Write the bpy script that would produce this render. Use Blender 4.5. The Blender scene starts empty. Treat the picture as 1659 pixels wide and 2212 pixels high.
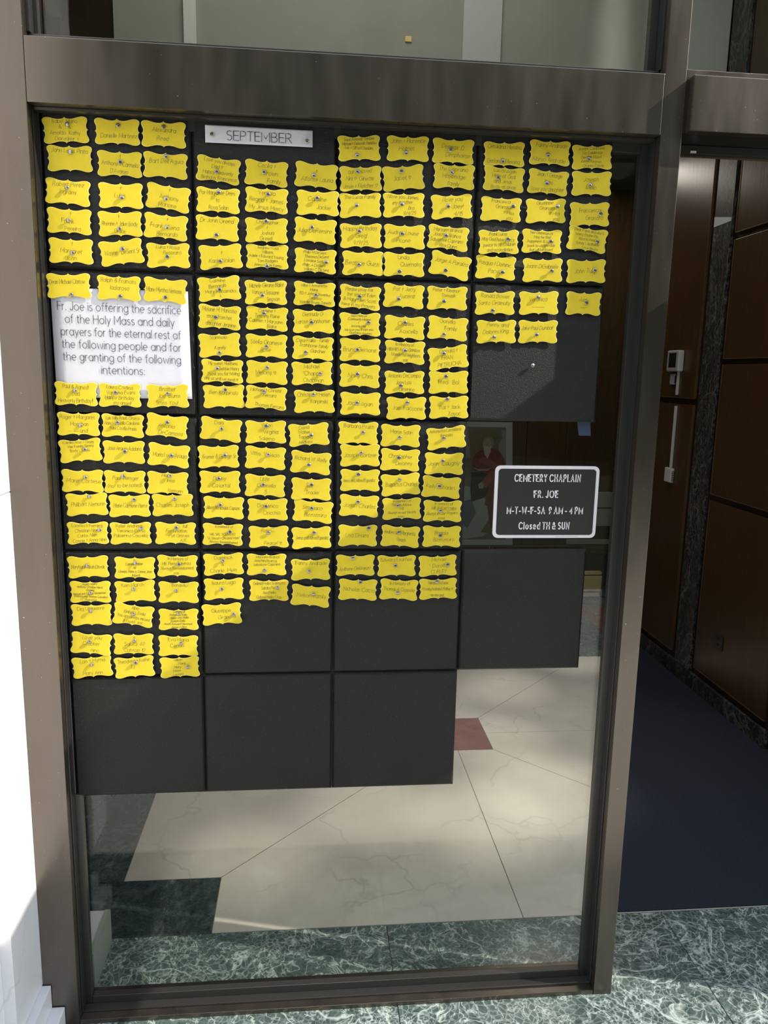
import bpy, bmesh, math, random
from math import sin, cos, pi, radians
from mathutils import Vector, Matrix
random.seed(7)
S = bpy.context.scene
COL = S.collection

# ------------------------------------------------------------------ camera
cam_d = bpy.data.cameras.new('camera'); cam = bpy.data.objects.new('camera', cam_d); COL.objects.link(cam)
S.camera = cam
YAW, PITCH, ROLL = 0.0983, -0.1783, 0.0206
fwd = Vector((sin(YAW)*cos(PITCH), cos(YAW)*cos(PITCH), sin(PITCH)))
rt = Vector((cos(YAW), -sin(YAW), 0)); up = rt.cross(fwd)
r2 = rt*cos(ROLL) + up*sin(ROLL); u2 = up*cos(ROLL) - rt*sin(ROLL)
cam.matrix_world = Matrix(((r2.x,u2.x,-fwd.x,0.5699),(r2.y,u2.y,-fwd.y,-1.7884),(r2.z,u2.z,-fwd.z,1.6238),(0,0,0,1)))
cam_d.sensor_fit = 'VERTICAL'; cam_d.sensor_height = 36.0
cam_d.lens = 1669.05*36.0/2212.0
cam_d.clip_start = 0.02; cam_d.clip_end = 200

# ------------------------------------------------------------------ sky, sun, exposure
SUN_DIR = Vector((-1.0, 0.262, -0.775)).normalized()      # direction the light travels
w = bpy.data.worlds.new('sky'); S.world = w; w.use_nodes = True
nt = w.node_tree; nt.nodes.clear()
o_ = nt.nodes.new('ShaderNodeOutputWorld'); bg = nt.nodes.new('ShaderNodeBackground')
tc = nt.nodes.new('ShaderNodeTexCoord'); sp = nt.nodes.new('ShaderNodeSeparateXYZ'); cr = nt.nodes.new('ShaderNodeValToRGB')
nt.links.new(tc.outputs['Generated'], sp.inputs[0]); nt.links.new(sp.outputs['Z'], cr.inputs[0])
cr.color_ramp.elements[0].position = 0.0; cr.color_ramp.elements[0].color = (0.84, 0.85, 0.87, 1)
cr.color_ramp.elements[1].position = 0.9; cr.color_ramp.elements[1].color = (0.52, 0.60, 0.74, 1)
nt.links.new(cr.outputs[0], bg.inputs[0]); bg.inputs[1].default_value = 1.95
nt.links.new(bg.outputs[0], o_.inputs[0])
sd = bpy.data.lights.new('sun', 'SUN'); sd.energy = 4.3; sd.angle = radians(0.53); sd.color = (1.0, 0.93, 0.80)
so = bpy.data.objects.new('sun', sd); COL.objects.link(so); so.location = (4, -3, 6)
so.rotation_euler = SUN_DIR.to_track_quat('-Z', 'Y').to_euler()
def area(name, loc, sx, sy, e, col, rot=(0,0,0)):
    d = bpy.data.lights.new(name, 'AREA'); d.shape = 'RECTANGLE'; d.size = sx; d.size_y = sy; d.energy = e; d.color = col
    o = bpy.data.objects.new(name, d); COL.objects.link(o); o.location = loc; o.rotation_euler = rot; return o
# added fill lights without fixtures, brightening the hall and the rear wall
area('fill_light', (0.7, 1.1, 4.12), 1.6, 1.2, 15, (1.0, 0.93, 0.84))
area('fill_light', (2.3, 3.2, 2.90), 0.6, 0.4, 5, (1.0, 0.9, 0.78))
def spot(name, loc, tgt, e, ang, blend, rad):
    d = bpy.data.lights.new(name, 'SPOT'); d.energy = e; d.spot_size = radians(ang); d.spot_blend = blend; d.shadow_soft_size = rad; d.color = (1.0, .93, .82)
    o = bpy.data.objects.new(name, d); COL.objects.link(o); o.location = loc
    o.rotation_euler = (Vector(tgt) - Vector(loc)).to_track_quat('-Z', 'Y').to_euler()
for (tx_, ty_, e_, an_) in ((.75,.95,90,30),(1.7,1.2,110,30),(.38,.60,170,9),(.80,.88,200,9),(1.22,.78,230,10),(1.55,.95,260,11),(1.42,1.42,170,9),(1.10,1.80,150,9),(1.60,2.0,190,9),(2.1,2.4,230,9)):
    spot('dapple_spot', (tx_*.9+.1, min(ty_*.8+.25, 2.0), 4.1), (tx_, ty_, 0), e_, an_, 1.0, .08)  # added spots without fixtures, imitating uneven sun patches on the cream floor
S.view_settings.view_transform = 'Standard'; S.view_settings.look = 'None'
S.view_settings.exposure = 0.32; S.view_settings.gamma = 1.0; S.view_settings.use_curve_mapping = False

# ------------------------------------------------------------------ materials
MATS = {}
def newmat(name, col=(.5,.5,.5), rough=.5, metal=0.0, spec=None):
    m = bpy.data.materials.new(name); m.use_nodes = True
    b = m.node_tree.nodes['Principled BSDF']
    b.inputs['Base Color'].default_value = (*col, 1); b.inputs['Roughness'].default_value = rough; b.inputs['Metallic'].default_value = metal
    if spec is not None: b.inputs['Specular IOR Level'].default_value = spec
    MATS[name] = m; return m, m.node_tree, b
def N(t, kind, **kw):
    n = t.nodes.new(kind)
    for k, v in kw.items():
        if k in n.inputs: n.inputs[k].default_value = v
        else: setattr(n, k, v)
    return n
def ramp(t, fac, stops, interp='LINEAR'):
    n = t.nodes.new('ShaderNodeValToRGB'); n.color_ramp.interpolation = interp
    e = n.color_ramp.elements
    while len(e) < len(stops): e.new(0.5)
    for k, (p, c) in enumerate(stops):
        e[k].position = p; e[k].color = (*c, 1) if len(c) == 3 else c
    t.links.new(fac, n.inputs[0]); return n
def coords(t, scale=(1,1,1), rot=(0,0,0), kind='Object', warp=0.0, wscale=3.0):
    tc = N(t, 'ShaderNodeTexCoord'); mp = N(t, 'ShaderNodeMapping')
    mp.inputs['Scale'].default_value = scale; mp.inputs['Rotation'].default_value = rot
    src = tc.outputs[kind]
    if kind == 'World':
        pass
    if warp:
        nz = N(t, 'ShaderNodeTexNoise', Scale=wscale, Detail=4.0); t.links.new(src, nz.inputs['Vector'])
        vm = N(t, 'ShaderNodeVectorMath', operation='MULTIPLY_ADD')
        vm.inputs[1].default_value = (warp, warp, warp)
        t.links.new(nz.outputs['Color'], vm.inputs[0]); t.links.new(src, vm.inputs[2]); src = vm.outputs[0]
    t.links.new(src, mp.inputs['Vector']); return mp.outputs[0]
def mixc(t, fac, a, b, mode='MIX'):
    n = t.nodes.new('ShaderNodeMix'); n.data_type = 'RGBA'; n.blend_type = mode
    for v, i in ((fac, 0), (a, 6), (b, 7)):
        if hasattr(v, 'is_output') or isinstance(v, bpy.types.NodeSocket): t.links.new(v, n.inputs[i])
        else: n.inputs[i].default_value = v if i == 0 else (*v, 1)
    return n.outputs[2]
def bump(t, b, h, strength=.3, dist=.002):
    n = N(t, 'ShaderNodeBump', Strength=strength, Distance=dist); t.links.new(h, n.inputs['Height']); t.links.new(n.outputs[0], b.inputs['Normal'])

# brushed bronze
m, t, b = newmat('bronze', rough=.30, metal=.92)
v = coords(t, (6, 6, 1.2)); nz = N(t, 'ShaderNodeTexNoise', Scale=3.0, Detail=5.0); t.links.new(v, nz.inputs['Vector'])
r = ramp(t, nz.outputs['Fac'], [(.3, (.165,.140,.118)), (.7, (.188,.160,.136))])
v2 = coords(t, (1,1,1)); n2 = N(t, 'ShaderNodeTexNoise', Scale=160.0, Detail=2.0); t.links.new(v2, n2.inputs['Vector'])
sc = ramp(t, n2.outputs['Fac'], [(.735, (0,0,0)), (.76, (1,1,1))])
t.links.new(mixc(t, sc.outputs[0], r.outputs[0], (.65,.60,.54)), b.inputs['Base Color'])
rr = ramp(t, nz.outputs['Fac'], [(.3, (.26,)*3), (.7, (.36,)*3)]); t.links.new(rr.outputs[0], b.inputs['Roughness'])
newmat('dark_bronze', (.10,.095,.088), .32, .75)
newmat('bead_metal', (.10,.10,.105), .3, .8)
newmat('gasket', (.012,.012,.013), .55)
# foam tiles
def foam(name, seed):
    m, t, b = newmat(name, rough=.46, spec=.40)
    v = coords(t, (1,1,1)); n = N(t, 'ShaderNodeTexNoise', Scale=330.0, Detail=3.0, Roughness=.7); t.links.new(v, n.inputs['Vector'])
    n3 = N(t, 'ShaderNodeTexNoise', Scale=9.0, Detail=3.0); t.links.new(v, n3.inputs['Vector'])
    r = ramp(t, n.outputs['Fac'], [(.35, (.006,.006,.005)), (.62, (.014,.014,.012)), (.70, (.15,.145,.13))])
    t.links.new(mixc(t, .35, r.outputs[0], ramp(t, n3.outputs['Fac'], [(.3,(.006,.006,.005)),(.75,(.018,.018,.016))]).outputs[0]), b.inputs['Base Color'])
    bump(t, b, n.outputs['Fac'], .8, .0022)
foam('foam', 0)
# yellow card stock
m, t, b = newmat('yellow_card', rough=.75, spec=.25)
v = coords(t); n = N(t, 'ShaderNodeTexNoise', Scale=45.0, Detail=4.0); t.links.new(v, n.inputs['Vector'])
r = ramp(t, n.outputs['Fac'], [(.3, (.76,.585,.030)), (.7, (.83,.65,.042))]); t.links.new(r.outputs[0], b.inputs['Base Color'])
newmat('card_edge', (.92,.80,.22), .7)
newmat('pencil', (.20,.16,.035), .7)
newmat('leaves', (.022,.034,.012), .8, spec=.1)
newmat('silver_pin', (.42,.39,.35), .25, .85)
m, t, b = newmat('white_paper', rough=.8, spec=.2)
v = coords(t); n = N(t, 'ShaderNodeTexNoise', Scale=14.0, Detail=3.0); t.links.new(v, n.inputs['Vector'])
t.links.new(ramp(t, n.outputs['Fac'], [(.3,(.70,.70,.77)),(.7,(.76,.76,.83))]).outputs[0], b.inputs['Base Color'])
newmat('ink', (.055,.050,.10), .7); newmat('grey_ink', (.11,.11,.15), .7)
newmat('sign_white', (.93,.91,.95), .55); newmat('sign_black', (.030,.028,.027), .45)
newmat('pin_metal', (.75,.70,.62), .22, .9)
m, t, b = newmat('clear_plastic', (.80,.82,.80), .08); b.inputs['Transmission Weight'].default_value = .55; b.inputs['IOR'].default_value = 1.45
newmat('blue_tape', (.045,.07,.13), .5)
# glass: clear, slightly dark pane; light passes straight through, fresnel reflection on top
def glass(name, tint):
    m = bpy.data.materials.new(name); m.use_nodes = True; t = m.node_tree; t.nodes.clear()
    o = N(t, 'ShaderNodeOutputMaterial'); mx = N(t, 'ShaderNodeMixShader'); tr = N(t, 'ShaderNodeBsdfTransparent'); gl = N(t, 'ShaderNodeBsdfGlossy')
    tr.inputs[0].default_value = (*tint, 1); gl.inputs['Roughness'].default_value = .0
    fr = N(t, 'ShaderNodeFresnel'); ge = N(t, 'ShaderNodeNewGeometry'); mr = N(t, 'ShaderNodeMapRange'); mr.inputs[3].default_value = 1.5; mr.inputs[4].default_value = 1/1.5; t.links.new(ge.outputs['Backfacing'], mr.inputs[0]); t.links.new(mr.outputs[0], fr.inputs['IOR']); t.links.new(fr.outputs[0], mx.inputs[0])
    t.links.new(tr.outputs[0], mx.inputs[1]); t.links.new(gl.outputs[0], mx.inputs[2]); t.links.new(mx.outputs[0], o.inputs[0])
    MATS[name] = m
glass('glass', (.93,.95,.93))
# stones
def marble_green(name, dark=(.020,.040,.037), mid=(.068,.102,.096), vein=(.66,.75,.70), sc=1.0, amt=1.0, stretch=(1,1,1)):
    m, t, b = newmat(name, rough=.38 if 'black' in name else .2, spec=.5)
    v = coords(t, (sc*stretch[0], sc*stretch[1], sc*stretch[2]), kind='Object', warp=.10, wscale=7.0)
    oi = N(t, 'ShaderNodeObjectInfo'); ad = N(t, 'ShaderNodeVectorMath', operation='ADD'); ml = N(t, 'ShaderNodeVectorMath', operation='SCALE'); ml.inputs['Scale'].default_value = 9.0
    cb_ = N(t, 'ShaderNodeCombineXYZ'); t.links.new(oi.outputs['Random'], cb_.inputs[0]); t.links.new(oi.outputs['Random'], cb_.inputs[1]); t.links.new(cb_.outputs[0], ml.inputs[0]); t.links.new(v, ad.inputs[0]); t.links.new(ml.outputs[0], ad.inputs[1]); v = ad.outputs[0]
    nz = N(t, 'ShaderNodeTexNoise', Scale=26.0, Detail=9.0, Roughness=.78, Distortion=.6); t.links.new(v, nz.inputs['Vector'])
    n4 = N(t, 'ShaderNodeTexNoise', Scale=4.0, Detail=5.0); t.links.new(v, n4.inputs['Vector'])
    base = ramp(t, nz.outputs['Fac'], [(.30, dark), (.52, mid), (.68, tuple(x*2.0 for x in mid)), (.8, vein)]).outputs[0]
    def ridge(scale, w, dist):
        n = N(t, 'ShaderNodeTexNoise', Scale=scale, Detail=4.0, Roughness=.55, Distortion=dist); t.links.new(v, n.inputs['Vector'])
        return ramp(t, n.outputs['Fac'], [(.5-w*2.4, (0,)*3), (.5-w*.5, (.5,)*3), (.5, (.9,)*3), (.5+w*.5, (.5,)*3), (.5+w*2.4, (0,)*3)]).outputs[0]
    vo = N(t, 'ShaderNodeTexVoronoi', feature='DISTANCE_TO_EDGE', Scale=48.0); t.links.new(v, vo.inputs['Vector'])
    f1 = ramp(t, vo.outputs['Distance'], [(0, (.5*amt,)*3), (.05, (.16*amt,)*3), (.16, (0,0,0))]).outputs[0]
    f1 = mixc(t, 1.0, f1, ramp(t, n4.outputs['Fac'], [(.38,(.25,)*3),(.6,(1,1,1))]).outputs[0], 'MULTIPLY')
    c1 = mixc(t, f1, base, tuple(x*.8 for x in vein))
    f2 = mixc(t, 1.0, ridge(18.0, .012, .4), ramp(t, nz.outputs['Fac'], [(.36,(.1*amt,)*3),(.6,(amt,)*3)]).outputs[0], 'MULTIPLY')
    c2 = mixc(t, f2, c1, vein)
    f3 = mixc(t, 1.0, ridge(3.2, .006, 1.2), (amt*.8,)*3, 'MULTIPLY')
    t.links.new(mixc(t, f3, c2, vein), b.inputs['Base Color'])
marble_green('green_marble', sc=1.15)
marble_green('dark_green_marble', (.008,.014,.016), (.018,.028,.030), (.10,.13,.13), .8, .5)
marble_green('mid_green_marble', (.020,.036,.038), (.060,.095,.098), (.26,.33,.33), .6, .8)
marble_green('black_marble', (.005,.005,.005), (.020,.021,.020), (.24,.24,.22), 1.3, 1.0, (1,1,.45))
def marble_soft(name, a, b_, vein, rough=.25, s=2.2):
    m, t, b = newmat(name, rough=rough)
    v = coords(t, (1,1,1), warp=.45, wscale=3.5)
    nz = N(t, 'ShaderNodeTexNoise', Scale=s*1.6, Detail=6.0); t.links.new(v, nz.inputs['Vector'])
    vo = N(t, 'ShaderNodeTexVoronoi', feature='DISTANCE_TO_EDGE', Scale=s); t.links.new(v, vo.inputs['Vector'])
    base = ramp(t, nz.outputs['Fac'], [(.3, a), (.7, b_)]).outputs[0]
    f = ramp(t, vo.outputs['Distance'], [(0, (.38,)*3), (.010, (.15,)*3), (.022, (0,0,0))]).outputs[0]
    f = mixc(t, 1.0, f, ramp(t, nz.outputs['Fac'], [(.4,(0,)*3),(.6,(1,1,1))]).outputs[0], 'MULTIPLY')
    t.links.new(mixc(t, f, base, vein), b.inputs['Base Color'])
marble_soft('cream_marble', (.60,.55,.48), (.70,.65,.58), (.36,.31,.26), .22)
marble_soft('red_marble', (.16,.052,.036), (.25,.09,.065), (.42,.22,.17), .2, 7)
marble_soft('white_marble', (.80,.81,.84), (.88,.89,.91), (.50,.52,.56), .3, 3.5)
marble_soft('outside_paving', (.50,.48,.45), (.58,.56,.52), (.4,.39,.37), .8, 2)
marble_soft('lawn', (.020,.034,.012), (.035,.055,.018), (.02,.03,.01), .95, 5)
newmat('joint', (.10,.09,.08), .8); newmat('pale_joint', (.40,.40,.36), .8)
# stained wood
def wood(name, a, b_, rough=.3):
    m, t, b = newmat(name, rough=rough)
    v = coords(t, (14, 14, 1.0), warp=.04, wscale=2.0)
    nz = N(t, 'ShaderNodeTexNoise', Scale=4.0, Detail=7.0, Roughness=.65); t.links.new(v, nz.inputs['Vector'])
    r = ramp(t, nz.outputs['Fac'], [(.3, a), (.7, b_)]); t.links.new(r.outputs[0], b.inputs['Base Color'])
    bump(t, b, nz.outputs['Fac'], .25, .002)
wood('wood', (.050,.025,.009), (.082,.042,.016))
wood('wood_trim', (.016,.007,.003), (.028,.013,.006), .35)
wood('wood_edge', (.10,.055,.026), (.13,.075,.036), .4)
m, t, b = newmat('carpet', rough=.95, spec=.05)
v = coords(t); n = N(t, 'ShaderNodeTexNoise', Scale=420.0, Detail=2.0); t.links.new(v, n.inputs['Vector'])
t.links.new(ramp(t, n.outputs['Fac'], [(.3,(.020,.024,.034)),(.7,(.036,.042,.056))]).outputs[0], b.inputs['Base Color'])
m, t, b = newmat('grey_plaster', rough=.8)
v = coords(t, (1,1,1), warp=.3, wscale=2); n = N(t, 'ShaderNodeTexNoise', Scale=3.0, Detail=5.0); t.links.new(v, n.inputs['Vector'])
t.links.new(ramp(t, n.outputs['Fac'], [(.3,(.36,.375,.33)),(.7,(.43,.445,.40))]).outputs[0], b.inputs['Base Color'])
newmat('pale_strip_glint', (.80,.83,.80), .5); newmat('plaster_and_reflection', (.60,.64,.63), .8)
newmat('dark_ceiling', (.05,.045,.04), .7); newmat('black_lacquer', (.014,.014,.012), .3)
newmat('white_plastic', (.62,.62,.60), .45); newmat('grey_plastic', (.36,.37,.37), .5); newmat('screen', (.012,.016,.014), .2)
newmat('dark_outlet', (.030,.026,.034), .4); newmat('outlet_hole', (.004,.004,.004), .6)
newmat('brass', (.95,.72,.32), .45, .1)
newmat('brochure', (.30,.30,.29), .7)
newmat('shade_glass', (.10,.11,.10), .3)
m, t, b = newmat('lamp_glow', (.9,.9,.9)); b.inputs['Emission Color'].default_value = (1,.95,.85,1); b.inputs['Emission Strength'].default_value = 6.0
# poster print colours
for nm, c in dict(pr_border=(.40,.42,.43), pr_cloud=(.15,.15,.13), pr_cloud2=(.24,.24,.22), pr_glow=(.15,.135,.065), pr_skin=(.33,.25,.18), pr_beard=(.40,.38,.35),
                  pr_red=(.17,.040,.030), pr_red2=(.24,.075,.062), pr_dark=(.028,.030,.026), pr_drape=(.33,.35,.37), pr_blue=(.12,.15,.21), pr_hair=(.23,.21,.18)).items():
    newmat(nm, c, .6)

# ------------------------------------------------------------------ helpers
def link(name, me, mats, parent=None):
    o = bpy.data.objects.new(name, me); COL.objects.link(o)
    for m in ([mats] if isinstance(mats, str) else mats): me.materials.append(MATS[m])
    if parent: o.parent = parent
    return o
def tag(o, label=None, cat=None, group=None, kind=None):
    if label: o['label'] = label
    if cat: o['category'] = cat
    if group: o['group'] = group
    if kind: o['kind'] = kind
    return o
def empty(name, loc=(0,0,0)):
    o = bpy.data.objects.new(name, None); COL.objects.link(o); o.location = loc; o.empty_display_size = .05; return o
def boxes(bs, bevel=0.0, loc=(0,0,0)):
    """bs: list of (x0,x1,y0,y1,z0,z1); mesh relative to loc"""
    bm = bmesh.new()
    for x0,x1,y0,y1,z0,z1 in bs:
        vs = [bm.verts.new((x-loc[0], y-loc[1], z-loc[2])) for x in (x0,x1) for y in (y0,y1) for z in (z0,z1)]
        for f in ((0,1,3,2),(4,6,7,5),(0,4,5,1),(2,3,7,6),(0,2,6,4),(1,5,7,3)): bm.faces.new([vs[i] for i in f])
    if bevel: bmesh.ops.bevel(bm, geom=list(bm.edges), offset=bevel, segments=2, affect='EDGES', profile=.6)
    bmesh.ops.recalc_face_normals(bm, faces=bm.faces)
    me = bpy.data.meshes.new('m'); bm.to_mesh(me); bm.free(); return me
def box(name, x0,x1,y0,y1,z0,z1, mat, parent=None, bevel=0.0):
    return link(name, boxes([(x0,x1,y0,y1,z0,z1)], bevel), mat, parent)
def prism(poly, z0, z1, bevel=0.0, axis='z'):
    """extrude polygon; axis z: poly in xy. axis y: poly in xz (z0,z1 are y). axis x: poly in yz"""
    bm = bmesh.new()
    def P(a, b_, c): return {'z': (a,b_,c), 'y': (a,c,b_), 'x': (c,a,b_)}[axis]
    lo = [bm.verts.new(P(a, b_, z0)) for a, b_ in poly]; hi = [bm.verts.new(P(a, b_, z1)) for a, b_ in poly]
    n = len(poly); bm.faces.new(lo); bm.faces.new(hi)
    for i in range(n): bm.faces.new((lo[i], lo[(i+1)%n], hi[(i+1)%n], hi[i]))
    bmesh.ops.recalc_face_normals(bm, faces=bm.faces)
    if bevel: bmesh.ops.bevel(bm, geom=[e for e in bm.edges], offset=bevel, segments=1, affect='EDGES')
    me = bpy.data.meshes.new('m'); bm.to_mesh(me); bm.free(); return me
def rrect(x0,x1,z0,z1,r,n=6):
    pts = []
    for cx, cz, a0 in ((x1-r,z1-r,0),(x0+r,z1-r,90),(x0+r,z0+r,180),(x1-r,z0+r,270)):
        for k in range(n+1):
            a = radians(a0+90*k/n); pts.append((cx+r*cos(a), cz+r*sin(a)))
    return pts
# ------------------------------------------------------------------ one-stroke lettering
def A(cx, cy, rx, ry, a0, a1, n=8):
    return [(cx+rx*cos(radians(a0+(a1-a0)*k/n)), cy+ry*sin(radians(a0+(a1-a0)*k/n))) for k in range(n+1)]
X = .66
GL = {
 'A': (.72, [[(0,0),(.36,1),(.72,0)],[(.13,.34),(.59,.34)]]),
 'B': (.56, [[(0,0),(0,1),(.25,1)]+A(.25,.77,.25,.23,90,-90)+[(0,.54)],[(.25,.54)]+A(.27,.27,.28,.27,90,-90)+[(0,0)]]),
 'C': (.78, [A(.46,.5,.46,.5,45,315,14)]),
 'D': (.70, [[(0,0),(0,1),(.2,1)]+A(.2,.5,.5,.5,90,-90,12)+[(0,0)]]),
 'E': (.48, [[(.48,1),(0,1),(0,0),(.48,0)],[(0,.53),(.45,.53)]]),
 'F': (.46, [[(.46,1),(0,1),(0,0)],[(0,.53),(.42,.53)]]),
 'G': (.82, [A(.46,.5,.46,.5,45,360,14)+[(.5,.5)]]),
 'H': (.64, [[(0,0),(0,1)],[(.64,0),(.64,1)],[(0,.53),(.64,.53)]]),
 'I': (.02, [[(.01,0),(.01,1)]]),
 'J': (.40, [[(.4,1),(.4,.25)]+A(.2,.22,.2,.22,0,-160,8)]),
 'K': (.58, [[(0,0),(0,1)],[(.52,1),(0,.46)],[(.14,.58),(.58,0)]]),
 'L': (.42, [[(0,1),(0,0),(.42,0)]]),
 'M': (.80, [[(0,0),(.02,1),(.40,.30),(.78,1),(.80,0)]]),
 'N': (.66, [[(0,0),(0,1),(.66,0),(.66,1)]]),
 'O': (.92, [A(.46,.5,.46,.5,90,450,18)]),
 'P': (.52, [[(0,0),(0,1),(.25,1)]+A(.25,.74,.27,.26,90,-90)+[(0,.48)]]),
 'Q': (.92, [A(.46,.5,.46,.5,90,450,18),[(.58,.25),(.9,-.04)]]),
 'R': (.56, [[(0,0),(0,1),(.25,1)]+A(.25,.75,.26,.25,90,-90)+[(0,.5)],[(.24,.5),(.56,0)]]),
 'S': (.50, [A(.26,.76,.23,.24,40,250,9)+A(.25,.265,.25,.265,75,-140,10)]),
 'T': (.54, [[(0,1),(.54,1)],[(.27,1),(.27,0)]]),
 'U': (.60, [[(0,1),(0,.3)]+A(.3,.3,.3,.3,180,360,10)+[(.6,1)]]),
 'V': (.66, [[(0,1),(.33,0),(.66,1)]]),
 'W': (.96, [[(0,1),(.24,0),(.48,.85),(.72,0),(.96,1)]]),
 'X': (.60, [[(0,0),(.58,1)],[(.02,1),(.6,0)]]),
 'Y': (.60, [[(0,1),(.3,.48),(.6,1)],[(.3,.48),(.3,0)]]),
 'Z': (.56, [[(.02,1),(.54,1),(0,0),(.56,0)]]),
 'a': (.56, [A(.28,.33,.28,.33,20,340,12),[(.56,X),(.56,0)]]),
 'b': (.56, [[(0,1),(0,0)],A(.28,.33,.28,.33,160,-160,12)]),
 'c': (.48, [A(.28,.33,.28,.33,45,315,10)]),
 'd': (.56, [A(.28,.33,.28,.33,20,340,12),[(.56,1),(.56,0)]]),
 'e': (.54, [[(.01,.34),(.54,.34)]+A(.275,.33,.27,.33,0,310,12)]),
 'f': (.28, [A(.28,.82,.17,.17,80,180,5)+[(.11,0)],[(0,X),(.27,X)]]),
 'g': (.56, [A(.28,.33,.28,.33,20,340,12),[(.56,X),(.56,-.05)]+A(.28,-.05,.28,.25,0,-150,8)]),
 'h': (.48, [[(0,1),(0,0)],[(0,.36)]+A(.24,.38,.24,.28,170,0,8)+[(.48,0)]]),
 'i': (.02, [[(.01,0),(.01,X)],[(.01,.87),(.01,.92)]]),
 'j': (.10, [[(.10,X),(.10,-.15)]+A(0,-.15,.10,.13,0,-90,4),[(.10,.87),(.10,.92)]]),
 'k': (.44, [[(0,0),(0,1)],[(.40,X),(0,.3)],[(.12,.4),(.44,0)]]),
 'l': (.02, [[(.01,0),(.01,1)]]),
 'm': (.78, [[(0,X),(0,0)],[(0,.4)]+A(.195,.42,.195,.24,170,0,7)+[(.39,0)],[(.39,.4)]+A(.585,.42,.195,.24,170,0,7)+[(.78,0)]]),
 'n': (.48, [[(0,X),(0,0)],[(0,.36)]+A(.24,.38,.24,.28,170,0,8)+[(.48,0)]]),
 'o': (.58, [A(.29,.33,.29,.33,90,450,14)]),
 'p': (.56, [[(0,X),(0,-.3)],A(.28,.33,.28,.33,160,-160,12)]),
 'q': (.56, [A(.28,.33,.28,.33,20,340,12),[(.56,X),(.56,-.3)]]),
 'r': (.26, [[(0,X),(0,0)],[(0,.4)]+A(.22,.42,.22,.24,170,80,5)]),
 's': (.38, [A(.2,.50,.17,.16,40,250,7)+A(.19,.17,.19,.17,75,-140,7)]),
 't': (.28, [[(.11,.88),(.11,.15)]+A(.25,.15,.14,.15,180,280,4),[(0,X),(.27,X)]]),
 'u': (.48, [[(0,X),(0,.26)]+A(.24,.27,.24,.27,180,350,8),[(.48,X),(.48,0)]]),
 'v': (.48, [[(0,X),(.24,0),(.48,X)]]),
 'w': (.74, [[(0,X),(.18,0),(.37,.58),(.56,0),(.74,X)]]),
 'x': (.44, [[(0,0),(.43,X)],[(.01,X),(.44,0)]]),
 'y': (.48, [[(0,X),(.25,.02)],[(.48,X),(.14,-.3)]]),
 'z': (.42, [[(.01,X),(.41,X),(0,0),(.42,0)]]),
 '0': (.54, [A(.27,.5,.27,.5,90,450,14)]), '1': (.24, [[(0,.8),(.22,1),(.22,0)]]),
 '2': (.50, [A(.25,.74,.24,.26,165,-30,8)+[(0,0),(.5,0)]]), '3': (.50, [A(.24,.76,.22,.24,150,-80,8)+A(.24,.27,.26,.27,85,-150,8)]),
 '4': (.56, [[(.42,0),(.42,1),(0,.28),(.56,.28)]]), '5': (.50, [[(.44,1),(.1,1),(.05,.58)]+A(.22,.32,.28,.32,120,-140,9)]),
 '6': (.50, [[(.38,1),(.03,.45)]+A(.25,.3,.25,.3,150,510,12)]), '7': (.48, [[(0,1),(.48,1),(.14,0)]]),
 '8': (.50, [A(.25,.76,.21,.24,-90,270,10),A(.25,.26,.25,.26,90,450,12)]),
 '9': (.50, [A(.25,.7,.25,.3,-30,330,12)+[(.12,0)]]),
 '.': (.06, [[(.0,.02),(.06,.02)]]), ',': (.08, [[(.07,.05),(0,-.14)]]), ':': (.06, [[(0,.05),(.06,.05)],[(0,.55),(.06,.55)]]),
 '-': (.28, [[(0,.36),(.28,.36)]]), '_': (.5, [[(0,.3),(.5,.3)]]), '!': (.04, [[(.02,1),(.02,.3)],[(.02,.0),(.02,.06)]]),
 "'": (.06, [[(.03,1),(.0,.8)]]), '(': (.2, [A(.5,.4,.5,.65,130,230,6)]), ')': (.2, [A(-.3,.4,.5,.65,50,-50,6)]),
 '/': (.36, [[(0,-.1),(.36,1)]]), '+': (.36, [[(.18,.1),(.18,.86)],[(.02,.58),(.34,.58)]]),
 '&': (.66, [[(.64,.0),(.2,.62)]+A(.3,.8,.16,.2,200,-40,8)+[(.12,.45)]+A(.25,.25,.24,.25,130,320,8)+[(.62,.5)]]),
 '^': (.56, [A(.14,.62,.14,.16,210,20,6)+A(.42,.62,.14,.16,160,-30,6)+[(.28,.1),(.02,.54)]]),
}
SPACE = .34; GAP = .17
def text_strokes(line, gap=GAP, space=SPACE):
    x = 0; out = []
    for ch in line:
        if ch == ' ': x += space; continue
        wd, st = GL.get(ch, GL['o'])
        out += [[(px+x, py) for px, py in s] for s in st]
        x += wd+gap
    return out, max(x-gap, .01)
def ribbon(bm, pts, hw, place):
    """flat pen stroke, pts in 2D, place maps (x,z)->3D"""
    n = len(pts)
    if n < 2: return
    prev = None
    for i in range(n):
        a = pts[max(i-1, 0)]; c = pts[min(i+1, n-1)]
        dx, dz = c[0]-a[0], c[1]-a[1]; L = math.hypot(dx, dz) or 1e-9; dx /= L; dz /= L
        k = 1.0
        if 0 < i < n-1:
            ux, uz = pts[i][0]-a[0], pts[i][1]-a[1]; U = math.hypot(ux, uz) or 1e-9
            k = 1/max(.45, abs(dx*ux/U+dz*uz/U))
        ex = 0
        if i == 0: ex = -hw*.9
        if i == n-1: ex = hw*.9
        px, pz = pts[i][0]+dx*ex, pts[i][1]+dz*ex
        v1 = bm.verts.new(place(px-dz*hw*k, pz+dx*hw*k)); v2 = bm.verts.new(place(px+dz*hw*k, pz-dx*hw*k))
        if prev: bm.faces.new((prev[0], prev[1], v2, v1))
        prev = (v1, v2)
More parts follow.
